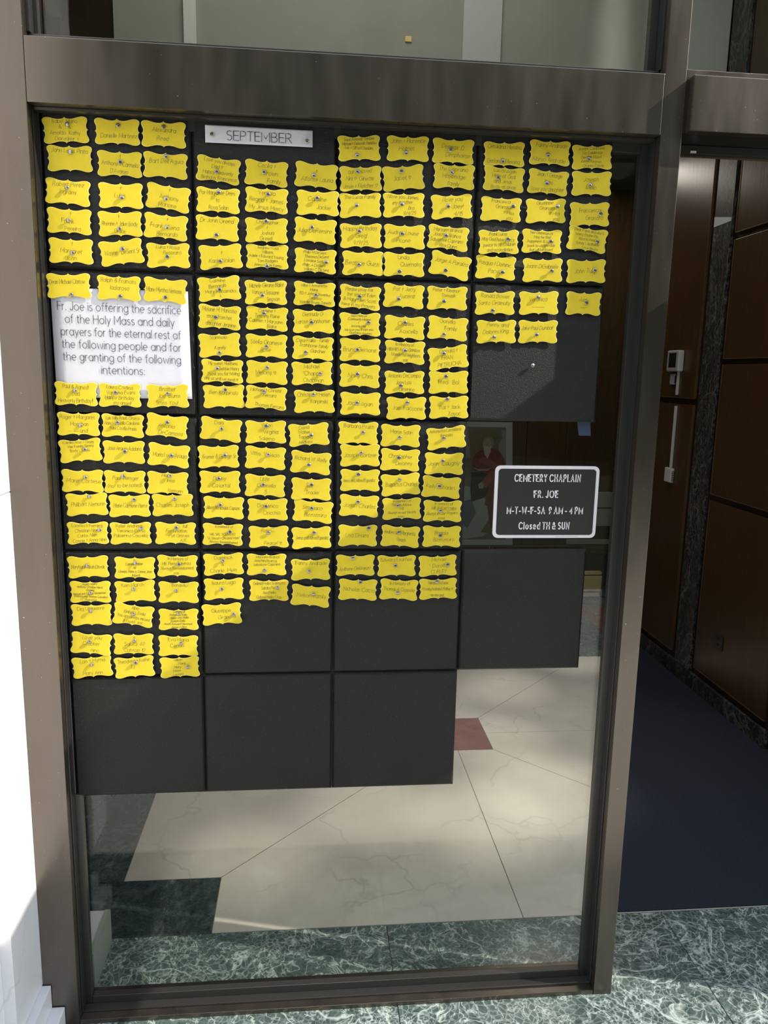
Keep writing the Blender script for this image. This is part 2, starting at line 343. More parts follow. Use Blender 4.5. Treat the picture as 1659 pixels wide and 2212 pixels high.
def print_line(bm, line, cx, zb, height, width, hw, place, slope=0.0, gap=GAP):
    st, wd = text_strokes(line, gap); s = width/wd
    for pl in st: ribbon(bm, [((px*s-width/2)+cx, py*height+zb+slope*(px*s-width/2)) for px, py in pl], hw, place)
def bm_obj(name, bm, mat, parent=None):
    me = bpy.data.meshes.new(name); bm.to_mesh(me); bm.free(); return link(name, me, mat, parent)

# ------------------------------------------------------------------ window frames and doorway header
W1 = empty('window_1', (.666, 0, 0)); tag(W1, kind='structure')
def fr(name, x0,x1,y0,y1,z0,z1, mat='bronze', bevel=.0012, par=None):
    par = par or W1
    me = boxes([(x0,x1,y0,y1,z0,z1)], bevel, par.location); return link(name, me, mat, par)
ZL0, ZL1 = 2.1457, 2.2690
fr('post', -.080, .002, -.050, .058, 0, 3.6); fr('post', 1.330, 1.378, -.050, .022, 0, 3.6)
fr('lintel', .0025, 1.3295, -.0505, .058, ZL0, ZL1, bevel=.0015)
fr('sill', .0025, 1.3295, -.048, .058, 0.0, .012)
# stops that hold the pane (recessed behind the face)
fr('glazing_stop', .0022, .0078, .001, .019, .600, ZL0-.001, 'dark_bronze'); fr('glazing_stop', .0022, .021, .001, .019, .013, .5995, 'dark_bronze'); fr('glazing_stop', 1.3085, 1.3298, .001, .019, .013, ZL0-.001, 'dark_bronze')
fr('glazing_stop', .0215, 1.308, .000, .019, .0125, .036, 'dark_bronze'); fr('glazing_stop', .0215, 1.308, .0005, .019, 2.120, ZL0-.0005, 'dark_bronze')
fr('glazing_bead', 1.3268, 1.3296, -.026, .0005, .013, ZL0-.001, 'bead_metal', .0006); fr('glazing_bead', .0024, .0050, -.026, -.0005, .013, ZL0-.001, 'bead_metal', .0006)
fr('glazing_bead', .0055, 1.3262, -.024, -.0005, .0125, .0165, 'dark_bronze', .0006); fr('glazing_bead', .0065, 1.3262, -.026, -.002, 2.1395, 2.1452, 'dark_bronze', .0006)
fr('glass_pane', .0085, 1.308, .0195, .0255, .020, 2.135, 'glass', 0)
W2 = empty('window_2', (.666, 0, 2.27)); tag(W2, kind='structure')
def f2(*a, **k): return fr(*a, par=W2, **k)
f2('bottom_rail', .0025, 1.3295, -.020, .058, 2.2692, 2.284, 'dark_bronze')
f2('glazing_stop', 1.3085, 1.3298, .001, .019, 2.2845, 3.59, 'dark_bronze'); f2('glazing_stop', .0022, .016, .001, .019, 2.2845, 3.59, 'dark_bronze')
f2('glazing_bead', 1.3262, 1.3296, -.028, -.002, 2.2845, 3.59, 'bead_metal', bevel=.0006); f2('glazing_bead', .0024, .0085, -.028, -.002, 2.2845, 3.59, 'bead_metal', bevel=.0006)
f2('glass_pane', .0165, 1.308, .0195, .0255, 2.285, 3.59, 'glass', bevel=0)
W3 = empty('window_3', (2.0, 0, 2.27)); tag(W3, kind='structure')
def f3(*a, **k): return fr(*a, par=W3, **k)
f3('bottom_rail', 1.3785, 2.749, -.048, .05, 2.2635, 2.281); f3('glass_pane', 1.3785, 2.749, .0195, .0255, 2.2815, 3.59, 'glass', bevel=0)
D1 = empty('door_1', (2.0, 0, 2.15)); tag(D1, kind='structure')
def fd(*a, **k): return fr(*a, par=D1, **k)
fd('header', 1.384, 2.748, -.074, -.0505, 2.150, 2.262, bevel=.0015); fd('header_core', 1.3785, 2.749, -.050, .052, 2.152, 2.263, 'black_lacquer')
fd('door_stop', 1.3785, 2.749, .030, .0515, 2.133, 2.1515, 'dark_bronze')
fd('edge_strip', 1.3785, 2.749, .0475, .052, 2.1305, 2.1328, 'wood_edge', bevel=0)

fd('soffit_glint', 1.438, 1.452, .0275, .0298, 2.1342, 2.1392, 'pale_strip_glint', bevel=.0008)  # pale chip standing in for a glint reflected in the soffit
# ------------------------------------------------------------------ walls outside
WL = empty('wall_left', (-.5, -.1, 0)); tag(WL, kind='structure')
def part(par, name, *b, mat, bevel=.002): return link(name, boxes([b], bevel, par.location), mat, par)
part(WL, 'marble_slab', -1.4, -.0805, -.213, .058, .1205, 1.35, mat='white_marble'); part(WL, 'marble_slab', -1.4, -.0805, -.213, .058, 1.3515, 3.6, mat='white_marble')
part(WL, 'plinth', -1.4, -.060, -.34, -.0515, .058, .120, mat='white_marble', bevel=.003)
part(WL, 'plinth', -1.4, -.030, -.37, -.0517, 0.0, .0575, mat='white_marble', bevel=.003)
part(WL, 'buttress', -1.4, -.105, -.62, -.2135, .1205, 3.6, mat='white_marble')
WF = empty('wall_front', (2.75, 0, 0)); tag(WF, kind='structure')
part(WF, 'marble_slab', 2.7505, 3.6, -.330, .12, 0, 3.6, mat='white_marble')
part(WF, 'upper_wall', -1.4, 3.6, -.06, .12, 3.601, 4.4, mat='white_marble')

# ------------------------------------------------------------------ floor
F = empty('floor', (0,0,0)); tag(F, kind='structure')
def slab(poly, mat, name='floor_slab', z1=0.0, par=F):
    # shrink a hair for the joint
    cx = sum(p[0] for p in poly)/len(poly); cy = sum(p[1] for p in poly)/len(poly)
    q = []
    n = len(poly)
    for i in range(n):
        p0, p1, p2 = Vector(poly[i-1]), Vector(poly[i]), Vector(poly[(i+1)%n])
        d1 = (p1-p0).normalized(); d2 = (p2-p1).normalized(); n1 = Vector((-d1.y, d1.x)); n2 = Vector((-d2.y, d2.x))
        bis = n1+n2; bis = bis/max(.3, bis.length_squared)*2 if bis.length > .05 else n1
        q.append(p1 + bis*.5*.0012*2)
    return link(name, prism([(a.x, a.y) for a in q], z1-.02, z1, .0005), mat, par)
def ccw(x0,x1,y0,y1): return [(x0,y0),(x1,y0),(x1,y1),(x0,y1)]
link('joint_bed', boxes([(-1.4,3.6,-.62,4.2,-.05,-.003)]), 'joint', F)
xs = [-.946, -.071, .804, 1.656, 2.53, 3.4]
for a, c in zip(xs, xs[1:]):
    slab(ccw(a,c,-.36,.252), 'green_marble'); slab(ccw(a,c,-.62,-.36), 'green_marble')
cx, cy, h = 1.2235, 1.4735, .1575
xl, xr, yb, yt = -.0185, 2.4655, .2545, 2.692
rx0, rx1, ry0, ry1 = .2895, 2.1575, .5085, 2.4135
slab(ccw(cx-h,cx+h,cy-h,cy+h), 'red_marble')
slab([(cx-h,cy-h),(cx,cy-h),(cx,yb),(rx0,yb),(rx0,ry0)][::-1], 'cream_marble'); slab([(cx,cy-h),(cx+h,cy-h),(rx1,ry0),(rx1,yb),(cx,yb)][::-1], 'cream_marble')
slab([(cx-h,cy-h),(rx0,ry0),(xl,ry0),(xl,cy),(cx-h,cy)][::-1], 'cream_marble'); slab([(cx-h,cy+h),(cx-h,cy),(xl,cy),(xl,ry1),(rx0,ry1)], 'cream_marble')
slab([(cx+h,cy-h),(cx+h,cy),(xr,cy),(xr,ry0),(rx1,ry0)][::-1], 'cream_marble'); slab([(cx+h,cy),(cx+h,cy+h),(rx1,ry1),(xr,ry1),(xr,cy)][::-1], 'cream_marble')
slab([(cx-h,cy+h),(rx0,ry1),(rx0,yt),(cx,yt),(cx,cy+h)][::-1], 'cream_marble'); slab([(cx+h,cy+h),(cx,cy+h),(cx,yt),(rx1,yt),(rx1,ry1)][::-1], 'cream_marble')
for a in (ccw(xl-.42,xl,ry0,ry1), ccw(xl-.42,rx0,yb,ry0)): slab(a, 'dark_green_marble')
for a in (ccw(xl-.42,rx0,ry1,yt), ccw(xr,3.4,yb,ry0), ccw(rx1,xr,yb,ry0)): slab(a, 'dark_green_marble')
slab(ccw(xr,3.4,ry0,yt), 'mid_green_marble')
slab(ccw(-1.3,xl-.42,yb,yt), 'cream_marble'); slab(ccw(-1.3,2.0,yt,4.1), 'mid_green_marble')
slab([(rx1,ry1),(xr,ry1),(xr,3.18),(2.0,3.645),(2.0,yt),(rx1,yt)], 'mid_green_marble') if False else None
slab([(rx1,ry1),(xr,ry1),(xr,yt),(rx1,yt)], 'mid_green_marble'); slab([(2.0,yt),(2.4655,yt),(2.4655,3.170),(2.0,3.37)], 'mid_green_marble')
slab([(xr,yt),(3.4,yt),(3.4,3.37),(2.0,3.37),(xr,3.170)], 'red_marble'); slab(ccw(2.0,3.4,3.37,4.1), 'mid_green_marble')
# carpet runner in the doorway
c = link('carpet_runner', prism([(1.455,.2555),(3.35,.2555),(3.35,2.30),(2.59,2.62),(2.545,2.60)], .0005, .0065, .0015), 'carpet')
tag(c, 'dark navy carpet runner lying on the marble floor inside the doorway', 'carpet')
G = link('ground', boxes([(-14,14,-3.8,-.621,-.06,-.002)]), 'outside_paving'); tag(G, kind='structure')
lw = link('lawn', boxes([(-14,14,-16,-3.801,-.06,-.004)]), 'lawn'); tag(lw, kind='structure')

# ------------------------------------------------------------------ hall walls
WR = empty('wall_right', (2.6, 1.9, 0)); tag(WR, kind='structure')
XW = 2.592
part(WR, 'wall_core', XW+.012, 2.90, 1.235, 2.775, 0, 4.19, mat='wood_trim', bevel=0)
def wp(name, y0,y1,z0,z1, proud, mat, bevel=.0015): return part(WR, name, XW-proud, XW+.0115, y0, y1, z0, z1, mat=mat, bevel=bevel)
for z0, z1 in ((.006,.0905),): wp('marble_base', 1.236,1.925,z0,z1,.004,'black_marble'); wp('marble_base', 1.927,2.774,z0,z1,.004,'black_marble')
wp('pilaster', 1.942,2.110,.0915,2.38,.003,'black_marble'); wp('pilaster', 1.942,2.110,2.3815,4.18,.003,'black_marble')
# wood panels between rails
for z0, z1 in ((.131,1.022),(1.056,1.697),(1.727,2.284),(2.318,4.18)):
    wp('wood_panel', 1.262,1.900,z0,z1,0,'wood'); wp('panel_edge', 1.9002,1.9052,z0,z1,.002,'wood_edge',.0005); wp('panel_edge', 1.262,1.900,z0-.004,z0-.0003,.003,'wood_edge',.0005)
for z0, z1 in ((.131,1.488),(1.524,2.918)):
    wp('wood_panel', 2.163,2.760,z0,z1,0,'wood'); wp('panel_edge', 2.163,2.760,z0-.004,z0-.0003,.003,'wood_edge',.0005); wp('panel_edge', 2.1578,2.1628,z0,z1,.002,'wood_edge',.0005)
BH = empty('wall_bulkhead', (1.0, 2.13, 2.7)); tag(BH, kind='structure')
part(BH, 'plaster_face', -.315, 2.585, 2.135, 2.30, 2.92, 4.19, mat='grey_plaster', bevel=0)
part(BH, 'pale_strip', -.003, .053, 2.115, 2.1345, 2.92, 4.19, mat='pale_strip_glint'); part(BH, 'pilaster', 1.281, 1.464, 2.120, 2.1345, 2.92, 4.19, mat='plaster_and_reflection')  # pale strip; the pilaster is a soft pane reflection built as a lighter band
part(BH, 'pilaster', 2.36, 2.587, 2.122, 2.1345, 2.92, 4.19, mat='plaster_and_reflection')
part(BH, 'small_plate', 1.010, 1.040, 2.128, 2.1345, 3.148, 3.172, mat='brass')  # small cream-toned rectangle on the plaster face
W4 = empty('wall_inner_left', (-.8, 2.2, 0)); tag(W4, kind='structure')
part(W4, 'wood_panel', -1.35, -.55, 2.14, 2.2, 0, 4.19, mat='wood'); part(W4, 'wood_panel', -.545, -.316, 2.16, 2.2, 0, 4.19, mat='wood_trim')
part(W4, 'rail', -1.34, -.55, 2.12, 2.1395, 3.02, 3.16, mat='wood_trim')
WB = empty('wall_back', (1, 3.8, 0)); tag(WB, kind='structure')
xx = [-1.4, -.3, .5, 1.3, 2.16, 2.46, 3.58]
for a, c_ in zip(xx, xx[1:]): part(WB, 'wood_panel', a+.002, c_-.002, 3.765, 3.85, 0, 2.92, mat='wood')
part(WB, 'cornice', -1.4, 3.58, 3.74, 3.7645, .335, .366, mat='wood_edge')
tag(link('wall_side', boxes([(-1.45,-1.40,-.05,4.2,0,4.4)]), 'wood_trim'), kind='structure')
tag(link('wall_far_right', boxes([(3.6,3.65,-.3,4.2,0,4.4)]), 'wood_trim'), kind='structure')
tag(link('wall_rear', boxes([(-1.45,3.65,3.86,3.9,0,4.4)]), 'wood_trim'), kind='structure')
CE = empty('ceiling', (1, 1, 4.2)); tag(CE, kind='structure')
part(CE, 'ceiling_slab', -1.4, 3.6, .121, 3.86, 4.2, 4.25, mat='grey_plaster', bevel=0); part(CE, 'lower_ceiling', -1.4, 3.6, 2.301, 3.86, 2.921, 2.96, mat='dark_ceiling', bevel=0)
PL = empty('baseboard_inner', (-.1, .1, 0)); tag(PL, kind='structure')
part(PL, 'marble_block', -.35, -.004, .060, .235, .001, .105, mat='white_marble'); part(PL, 'grey_trim', -.0038, .012, .060, .235, .001, .108, mat='grey_plaster', bevel=.001)
part(PL, 'marble_block', -.35, -.010, .030, .0595, .001, .105, mat='white_marble')
CARDS=[
(0,0,0,0,0.0617,2.1084,0.065,0.0462,0.0674,2.1188,'Isabel  Mario|&     &|Arnaldo  Kathy|Gonzalez  +'),
(0,0,0,1,0.1672,2.1096,0.009,0.0473,0.1698,2.1213,'+|Danielle Martinez'),
(0,0,0,2,0.2620,2.1093,-0.007,0.0469,0.2630,2.1234,'Alexandra|Reed'),
(0,0,1,0,0.0680,2.0524,0.016,0.0462,0.0703,2.0654,'John Louis Pinto||'),
(0,0,1,1,0.1694,2.0464,-0.011,0.0467,0.1708,2.0502,"+|Anthony + Carmela|D'Avanzo"),
(0,0,1,2,0.2641,2.0475,-0.034,0.0464,0.2661,2.0641,"Bart Dell'Aguia|"),
(0,0,2,0,0.0599,1.9860,-0.064,0.0463,0.0600,1.9943,'Robert Perez|Ingrami|'),
(0,0,2,1,0.1694,1.9829,0.009,0.0467,0.1717,1.9784,'+|Luka|'),
(0,0,2,2,0.2674,1.9830,-0.131,0.0472,0.2635,1.9800,'+|Anthony|Mahone'),
(0,0,3,0,0.0605,1.9273,-0.036,0.0466,0.0598,1.9289,'+|Frank|   Pereira'),
(0,0,3,1,0.1656,1.9258,0.026,0.0476,0.1640,1.9156,'+|Rheann + Jake Body|Grace'),
(0,0,3,2,0.2614,1.9233,-0.082,0.0462,0.2635,1.9214,'+|Frank + Lena|  Bernardo'),
(0,0,4,0,0.0610,1.8664,-0.015,0.0473,0.0639,1.8625,'+|Margaret|John'),
(0,0,4,1,0.1662,1.8675,0.138,0.0462,0.1688,1.8741,'Wayne   DeSent Sr'),
(0,0,4,2,0.2645,1.8642,0.018,0.0471,0.2624,1.8614,'Luka + Rosa|    Pecoraro||'),
(1,0,0,0,0.3744,2.0436,-0.106,0.0461,0.3711,2.0393,'Love you always|Dad ^|Happy Heavenly|Birthday Francesca'),
(1,0,0,1,0.4763,2.0412,-0.055,0.0461,0.4716,2.0427,'Cecilia +|    Brown|       Family'),
(1,0,0,2,0.5833,2.0411,-0.073,0.0460,0.5784,2.0400,'+|Alfonse Lauria'),
(1,0,1,0,0.3730,1.9817,-0.025,0.0459,0.3744,1.9979,'Por Maryanne Dees|to|Rosa Solari'),
(1,0,1,1,0.4764,1.9856,-0.038,0.0463,0.4798,1.9979,'Ventola|Regina + James|My Jesus Mercy'),
(1,0,1,2,0.5868,1.9844,-0.003,0.0464,0.5857,1.9941,'Caroline|    Jackie'),
(1,0,2,0,0.3704,1.9246,-0.026,0.0467,0.3684,1.9098,'Dr John Greed||'),
(1,0,2,1,0.4759,1.9235,0.004,0.0462,0.4750,1.9418,'Christopher|+|Joshua|Greed'),
(1,0,2,2,0.5815,1.9269,-0.061,0.0457,0.5747,1.9334,'Julia DeRemire'),
(1,0,3,0,0.3765,1.8654,0.083,0.0463,0.3755,1.8554,'+|Karla Nolan'),
(1,0,3,1,0.4769,1.8691,-0.001,0.0461,0.4768,1.8482,'Andrew + Lisa|Williams|Adele + Edward Young|Tom Rodgers|Anna + Tom Kemp'),
(1,0,3,2,0.5820,1.8630,-0.035,0.0461,0.6059,1.8610,'Philip M DeSent|Theresa DeSent|Lorraine Sefton|Philip A DeSent|William C DeSent'),
(2,0,0,0,0.6754,2.1009,0.062,0.0463,0.6718,2.0851,'Susan Kennedy Gambles|Michael + Deborah Gambles|Lois + Clifford Gambles||'),
(2,0,0,1,0.7815,2.1043,0.018,0.0461,0.7776,2.0947,'John + Florence|Holmes|'),
(2,0,0,2,0.8818,2.1039,-0.017,0.0469,0.8757,2.1062,'Deceas  D|    Denphonse'),
(2,0,1,0,0.6797,2.0385,0.053,0.0459,0.6722,2.0518,'our beloved|Nini ^  Ginette|Josie + Fletcher ^'),
(2,0,1,1,0.7734,2.0444,0.116,0.0463,0.7686,2.0579,'Janet ^'),
(2,0,1,2,0.8851,2.0513,-0.016,0.0458,0.8788,2.0593,'The Caprano|Maybridge|family'),
(2,0,2,0,0.6795,1.9837,0.046,0.0462,0.6716,1.9827,'The Lucas Family|||'),
(2,0,2,1,0.7754,1.9873,0.028,0.0459,0.7709,1.9882,'I love you James,|my brother|      Bro|      9/4/25'),
(2,0,2,2,0.8823,1.9887,0.067,0.0458,0.8746,1.9887,'I love you|    Joey!|      4/15'),
(2,0,3,0,0.6819,1.9198,0.031,0.0454,0.6782,1.9288,'Happy Birthday|Greg!|9/9/25'),
(2,0,3,1,0.7788,1.9214,-0.002,0.0453,0.7735,1.9272,'Audrey Louise|Picone'),
(2,0,3,2,0.8767,1.9223,-0.079,0.0458,0.8720,1.9264,'Maryann Branca|Joachim Branca|Salvatore Caprano|Rita Quinn'),
(2,0,4,0,0.6873,1.8618,0.004,0.0460,0.6781,1.8582,'Beatrice Guzzi'),
(2,0,4,1,0.7791,1.8621,0.004,0.0460,0.7691,1.8466,'Linda|     Quernato|'),
(2,0,4,2,0.8834,1.8634,-0.188,0.0467,0.8735,1.8524,'Jorge A Paraiza|'),
(3,0,0,0,0.9958,2.1030,0.024,0.0455,0.9928,2.0883,'Geraldina Messina||Gerlando Messina'),
(3,0,0,1,1.0982,2.1101,-0.013,0.0461,1.0938,2.1048,'Fanny Andrade||Alonso Andrade'),
(3,0,0,2,1.1952,2.1056,0.044,0.0462,1.1877,2.1021,'Joseph Calabrese|Lia Calabrese|George Kluxet|James Keenan|Charles Coote'),
(3,0,1,0,0.9974,2.0511,-0.047,0.0463,0.9840,2.0531,'Luis Brusgan|Mary of God|and Jesus|Body at once'),
(3,0,1,1,1.0980,2.0487,-0.061,0.0463,1.0948,2.0459,'Jean + George|Spiro|Love you daughter'),
(3,0,1,2,1.1977,2.0502,0.027,0.0468,1.1932,2.0457,'Joseph|Delio'),
(3,0,2,0,0.9940,1.9874,-0.018,0.0460,1.0211,1.9946,'Francesca|  Granata|       ^ Miss|         you'),
(3,0,2,1,1.0963,1.9881,0.045,0.0451,1.1219,1.9979,'Giuseppe|  Granata|       ^ Miss|         you'),
(3,0,2,2,1.1981,1.9848,0.038,0.0465,1.2233,1.9872,'Francesca|    Granata'),
(3,0,3,0,0.9916,1.9175,0.035,0.0458,1.0124,1.9240,'Frank Lukas|May God have Mercy|peace to his Children|and reconciliation'),
(3,0,3,1,1.0911,1.9227,-0.002,0.0456,1.1115,1.9226,'Ted Giammarchi|May he find|happiness & come|back to us one day|but will be loved'),
(3,0,3,2,1.1960,1.9302,-0.106,0.0458,1.2176,1.9263,"Dear Papa and don't|worry Padre Pio|Rest in Peace|Sandy's birthday|   Love Becky"),
(3,0,4,0,0.9879,1.8626,-0.032,0.0451,1.0036,1.8528,'Pasqua + Dominic|Pacwans'),
(3,0,4,1,1.0958,1.8599,0.025,0.0458,1.1160,1.8590,'Joann DiGabriele|'),
(3,0,4,2,1.1984,1.8614,0.032,0.0460,1.2178,1.8637,'John Tully'),
(0,1,0,0,0.0530,1.7943,0.030,0.0467,0.0578,1.7762,'Dean Michael Clarisse|'),
(0,1,0,1,0.1582,1.7927,-0.020,0.0468,0.1604,1.7751,'Ralph & Frances|Iadarosa|'),
(0,1,0,2,0.2564,1.7904,-0.065,0.0467,0.2558,1.7758,'Marie Myrtha Nemorin'),
(0,1,1,0,0.0572,1.5642,-0.017,0.0456,0.0558,1.5714,'Paul & Agnes!!|Dad|Heavenly Birthday!!'),
(0,1,1,1,0.1509,1.5626,-0.006,0.0457,0.1417,1.5683,'Laura Cristina|Vanessa Evans|Happy Birthday|  my angel!'),
(0,1,1,2,0.2553,1.5629,0.017,0.0459,0.2550,1.5686,'Brother|Joe  Burns|Smiss You!'),
(1,1,0,0,0.3720,1.7982,0.094,0.0458,0.3729,1.7959,'Carmine|Bernardo|Mary Mercericks|+'),
(1,1,0,1,0.4736,1.7927,0.014,0.0455,0.4662,1.7860,'Michele Gieane Blake|Vance + Sassone|      Simpson'),
(1,1,0,2,0.5806,1.7927,-0.033,0.0457,0.5837,1.7900,'Mike + Antoinette|Marie|ED + John Schwenke|Tedesco|Natalie Bruno Zanetti'),
(1,1,1,0,0.3718,1.7372,-0.053,0.0460,0.3633,1.7364,'Melanie M. Mancuso|mom, from her|daughter Jeanine'),
(1,1,1,1,0.4756,1.7367,-0.038,0.0461,0.4685,1.7477,'Carmine +|Timothy Paine|Carmen + Maryann|     Blake'),
(1,1,1,2,0.5787,1.7336,0.009,0.0458,0.5742,1.7307,'Gertrude G|Larose Denphonse|'),
(1,1,2,0,0.3709,1.6765,0.051,0.0465,0.3706,1.6599,'Stanmoio||Family|'),
(1,1,2,1,0.4742,1.6769,-0.014,0.0464,0.4741,1.6757,'Stella Granese|Rose'),
(1,1,2,2,0.5777,1.6746,-0.037,0.0459,0.5613,1.6648,'Casa Kalila - family|Trombone family|    Gardner|'),
(1,1,3,0,0.3759,1.6196,-0.020,0.0451,0.3653,1.6251,'My sweet Matthew.|      Debbie Henry|Thank you for having|one us until we meet ^'),
(1,1,3,1,0.4748,1.6188,-0.024,0.0461,0.4758,1.6296,'Melony ^'),
(1,1,3,2,0.5757,1.6188,0.020,0.0453,0.5938,1.6188,"Michael|''Chappy''|  Chapman"),
(1,1,4,0,0.3783,1.5641,0.024,0.0468,0.3813,1.5784,'Ben Karpinski|'),
(1,1,4,1,0.4726,1.5624,-0.063,0.0462,0.4679,1.5765,'Michael + Christa|    Ferrara||  Thomas Ferrara'),
(1,1,4,2,0.5813,1.5563,0.017,0.0459,0.5791,1.5722,'Christina + Helen|     Karpinski|'),
(2,1,0,0,0.6819,1.7883,-0.066,0.0460,0.6809,1.7898,'Please pray for|the soul of Eden|& Mary Ellen Scott|here in my Prayers'),
(2,1,0,1,0.7803,1.7939,-0.048,0.0464,0.7687,1.7871,'Pat + Jerry|    Lucenti|'),
(2,1,0,2,0.8792,1.7924,0.003,0.0460,0.8719,1.7852,'Peter + Eleanor|Tomasik||'),
(2,1,1,0,0.6825,1.7293,0.009,0.0458,0.7018,1.7339,'Next Mass pt|Community Mission|+|Antonio Mar|We love you & miss you|God bless mystery'),
(2,1,1,1,0.7843,1.7251,-0.028,0.0459,0.7843,1.7359,'Charles|    Acocella'),
(2,1,1,2,0.8828,1.7258,-0.061,0.0457,0.8736,1.7122,'Gonella|   Family|'),
(2,1,2,0,0.6838,1.6735,-0.009,0.0462,0.6780,1.6734,'Bruna Gersone'),
(2,1,2,1,0.7857,1.6701,-0.028,0.0451,0.7863,1.6739,'In Memory of:|MR+MRS Ralph Gambos|Wonderful Neighbors|xox'),
(2,1,2,2,0.8862,1.6606,0.141,0.0466,0.8754,1.6696,'Donald +|FRAN|PIETRUCHA'),
(2,1,3,0,0.6838,1.6155,-0.028,0.0457,0.6784,1.6192,'Ninny Chris'),
(2,1,3,1,0.7866,1.6027,0.008,0.0461,0.7780,1.5952,'Antonio DeCompo|Jose Lou|   Gimenino'),
(2,1,3,2,0.8886,1.6051,0.021,0.0461,0.8820,1.6181,'Fred   Bol'),
(2,1,4,0,0.6862,1.5529,-0.006,0.0461,0.6783,1.5542,'Jack Logan'),
(2,1,4,1,0.7925,1.5441,0.009,0.0451,0.7934,1.5569,'Joe  Faccone'),
(2,1,4,2,0.8917,1.5480,0.027,0.0448,0.8867,1.5666,'|Pat + Jack|    Zayac'),
(3,1,0,0,0.9893,1.7849,0.021,0.0456,0.9842,1.7680,'Ronald Bower|Santo Gramuty|'),
(3,1,0,1,1.0916,1.7878,0.035,0.0452,1.0875,1.8001,'Veronica|_____'),
(3,1,0,2,1.1970,1.7895,-0.010,0.0416,1.2021,1.7919,'Judy|___'),
(3,1,1,0,0.9955,1.7214,0.030,0.0465,0.9887,1.7089,'Penny and|Dolores King|'),
(3,1,1,1,1.0934,1.7238,0.020,0.0470,1.0900,1.7167,'Jake Paul Dumbar|'),
(0,2,0,0,0.0589,1.4977,-0.013,0.0470,0.0629,1.4944,'Roger + Margaret|Monahan|--- --- and!'),
(0,2,0,1,0.1549,1.4951,-0.029,0.0464,0.1439,1.5025,'Luis Willy Prado Orozco|Nancy Castillo Cardona|Raul Castillo Prado|'),
(0,2,0,2,0.2512,1.4958,-0.110,0.0474,0.2522,1.5040,'|Antonio|    DeCampos'),
(0,2,1,0,0.0599,1.4390,0.087,0.0464,0.0697,1.4411,'Camilla Aron + Gaza|Her Family Timmy|Body - 3 - Su|-|'),
(0,2,1,1,0.1545,1.4357,-0.006,0.0457,0.1570,1.4375,'Jose Araujo Addano|'),
(0,2,1,2,0.2535,1.4299,-0.099,0.0467,0.2596,1.4292,'Maria Lucia Araujo'),
(0,2,2,0,0.0612,1.3699,-0.012,0.0464,0.0682,1.3780,'Marie Cortese'),
(0,2,2,1,0.1544,1.3684,-0.012,0.0462,0.1517,1.3814,'Paul  Pernger|(not to be noted)'),
(0,2,2,2,0.2490,1.3664,-0.036,0.0462,0.2550,1.3833,'Marie|  Irma||       Nemorin'),
(0,2,3,0,0.0686,1.3164,0.039,0.0463,0.0759,1.3345,'Philibert Nemorin'),
(0,2,3,1,0.1624,1.3135,0.016,0.0464,0.1730,1.3274,'Marie Carmene Pierre'),
(0,2,3,2,0.2589,1.3156,0.006,0.0458,0.2636,1.3311,'Charles Joseph'),
(0,2,4,0,0.0673,1.2498,0.017,0.0462,0.0938,1.2571,'Loretta N Ferrenti|Christian Ninn|Carlos Ninn|Connie + Anna Ninn'),
(0,2,4,1,0.1628,1.2496,0.012,0.0467,0.1865,1.2620,'Peter Andrews|Veronica Corso|Palmerina Cassella|'),
(0,2,4,2,0.2635,1.2492,-0.017,0.0461,0.2656,1.2627,'         full|Fortunation|   Pat Graves|        A.R.'),
(1,2,0,0,0.3706,1.4897,-0.112,0.0464,0.3728,1.4911,'Dani     |   J      |'),
(1,2,0,1,0.4713,1.4855,0.006,0.0457,0.4725,1.4987,'Valeri|    Virginia|Salerno'),
(1,2,0,2,0.5690,1.4807,0.071,0.0454,0.5741,1.4791,'David       |Walter       |Tamara       |Andrew       '),
(1,2,1,0,0.3644,1.4281,0.028,0.0460,0.3788,1.4312,'Fremer & George Sr'),
(1,2,1,1,0.4701,1.4261,-0.053,0.0458,0.4772,1.4337,'Vitto  Vesscio|'),
(1,2,1,2,0.5734,1.4161,-0.084,0.0457,0.5690,1.4113,'Richard W. Reilly|'),
(1,2,2,0,0.3665,1.3696,-0.002,0.0458,0.3645,1.3778,'Danny  |Casartal'),
(1,2,2,1,0.4689,1.3621,-0.033,0.0458,0.4651,1.3642,'Little|Gabriella|5'),
(1,2,2,2,0.5747,1.3545,-0.025,0.0453,0.5757,1.3645,'Sue  |  Trader'),
(1,2,3,0,0.3739,1.3099,-0.036,0.0462,0.3661,1.3167,'Albert McNicholas Capuzzi'),
(1,2,3,1,0.4743,1.3059,0.011,0.0462,0.4706,1.3134,'Domenico|   Oricchio'),
(1,2,3,2,0.5791,1.3019,-0.101,0.0452,0.5764,1.3093,'Simonaco|  Bizzozzaro'),
(1,2,4,0,0.3706,1.2466,-0.033,0.0463,0.3870,1.2531,"In memory of||MR. SAL SOLERNO|''A Good + Decent Man''|Always Remembered"),
(1,2,4,1,0.4764,1.2412,0.010,0.0461,0.4761,1.2514,'Ray C.||   Peace! ^'),
(1,2,4,2,0.5757,1.2389,0.038,0.0463,0.5819,1.2510,'Anna and Alfred Esposito'),
(2,2,0,0,0.6821,1.4858,-0.010,0.0456,0.6934,1.4873,'Barbara Pruitti||'),
(2,2,0,1,0.7805,1.4809,-0.019,0.0459,0.7783,1.4769,'Marie Satin|'),
(2,2,0,2,0.8882,1.4773,0.111,0.0455,0.8811,1.4761,'Antonietta Castellana|Esposito||'),
(2,2,1,0,0.6871,1.4344,0.015,0.0449,0.6896,1.4398,'Joseph Cortese'),
(2,2,1,1,0.7809,1.4243,-0.036,0.0457,0.7779,1.4293,'Christopher|    Delaney'),
(2,2,1,2,0.8849,1.4168,-0.002,0.0451,0.8813,1.4232,'Jonn  Caughly'),
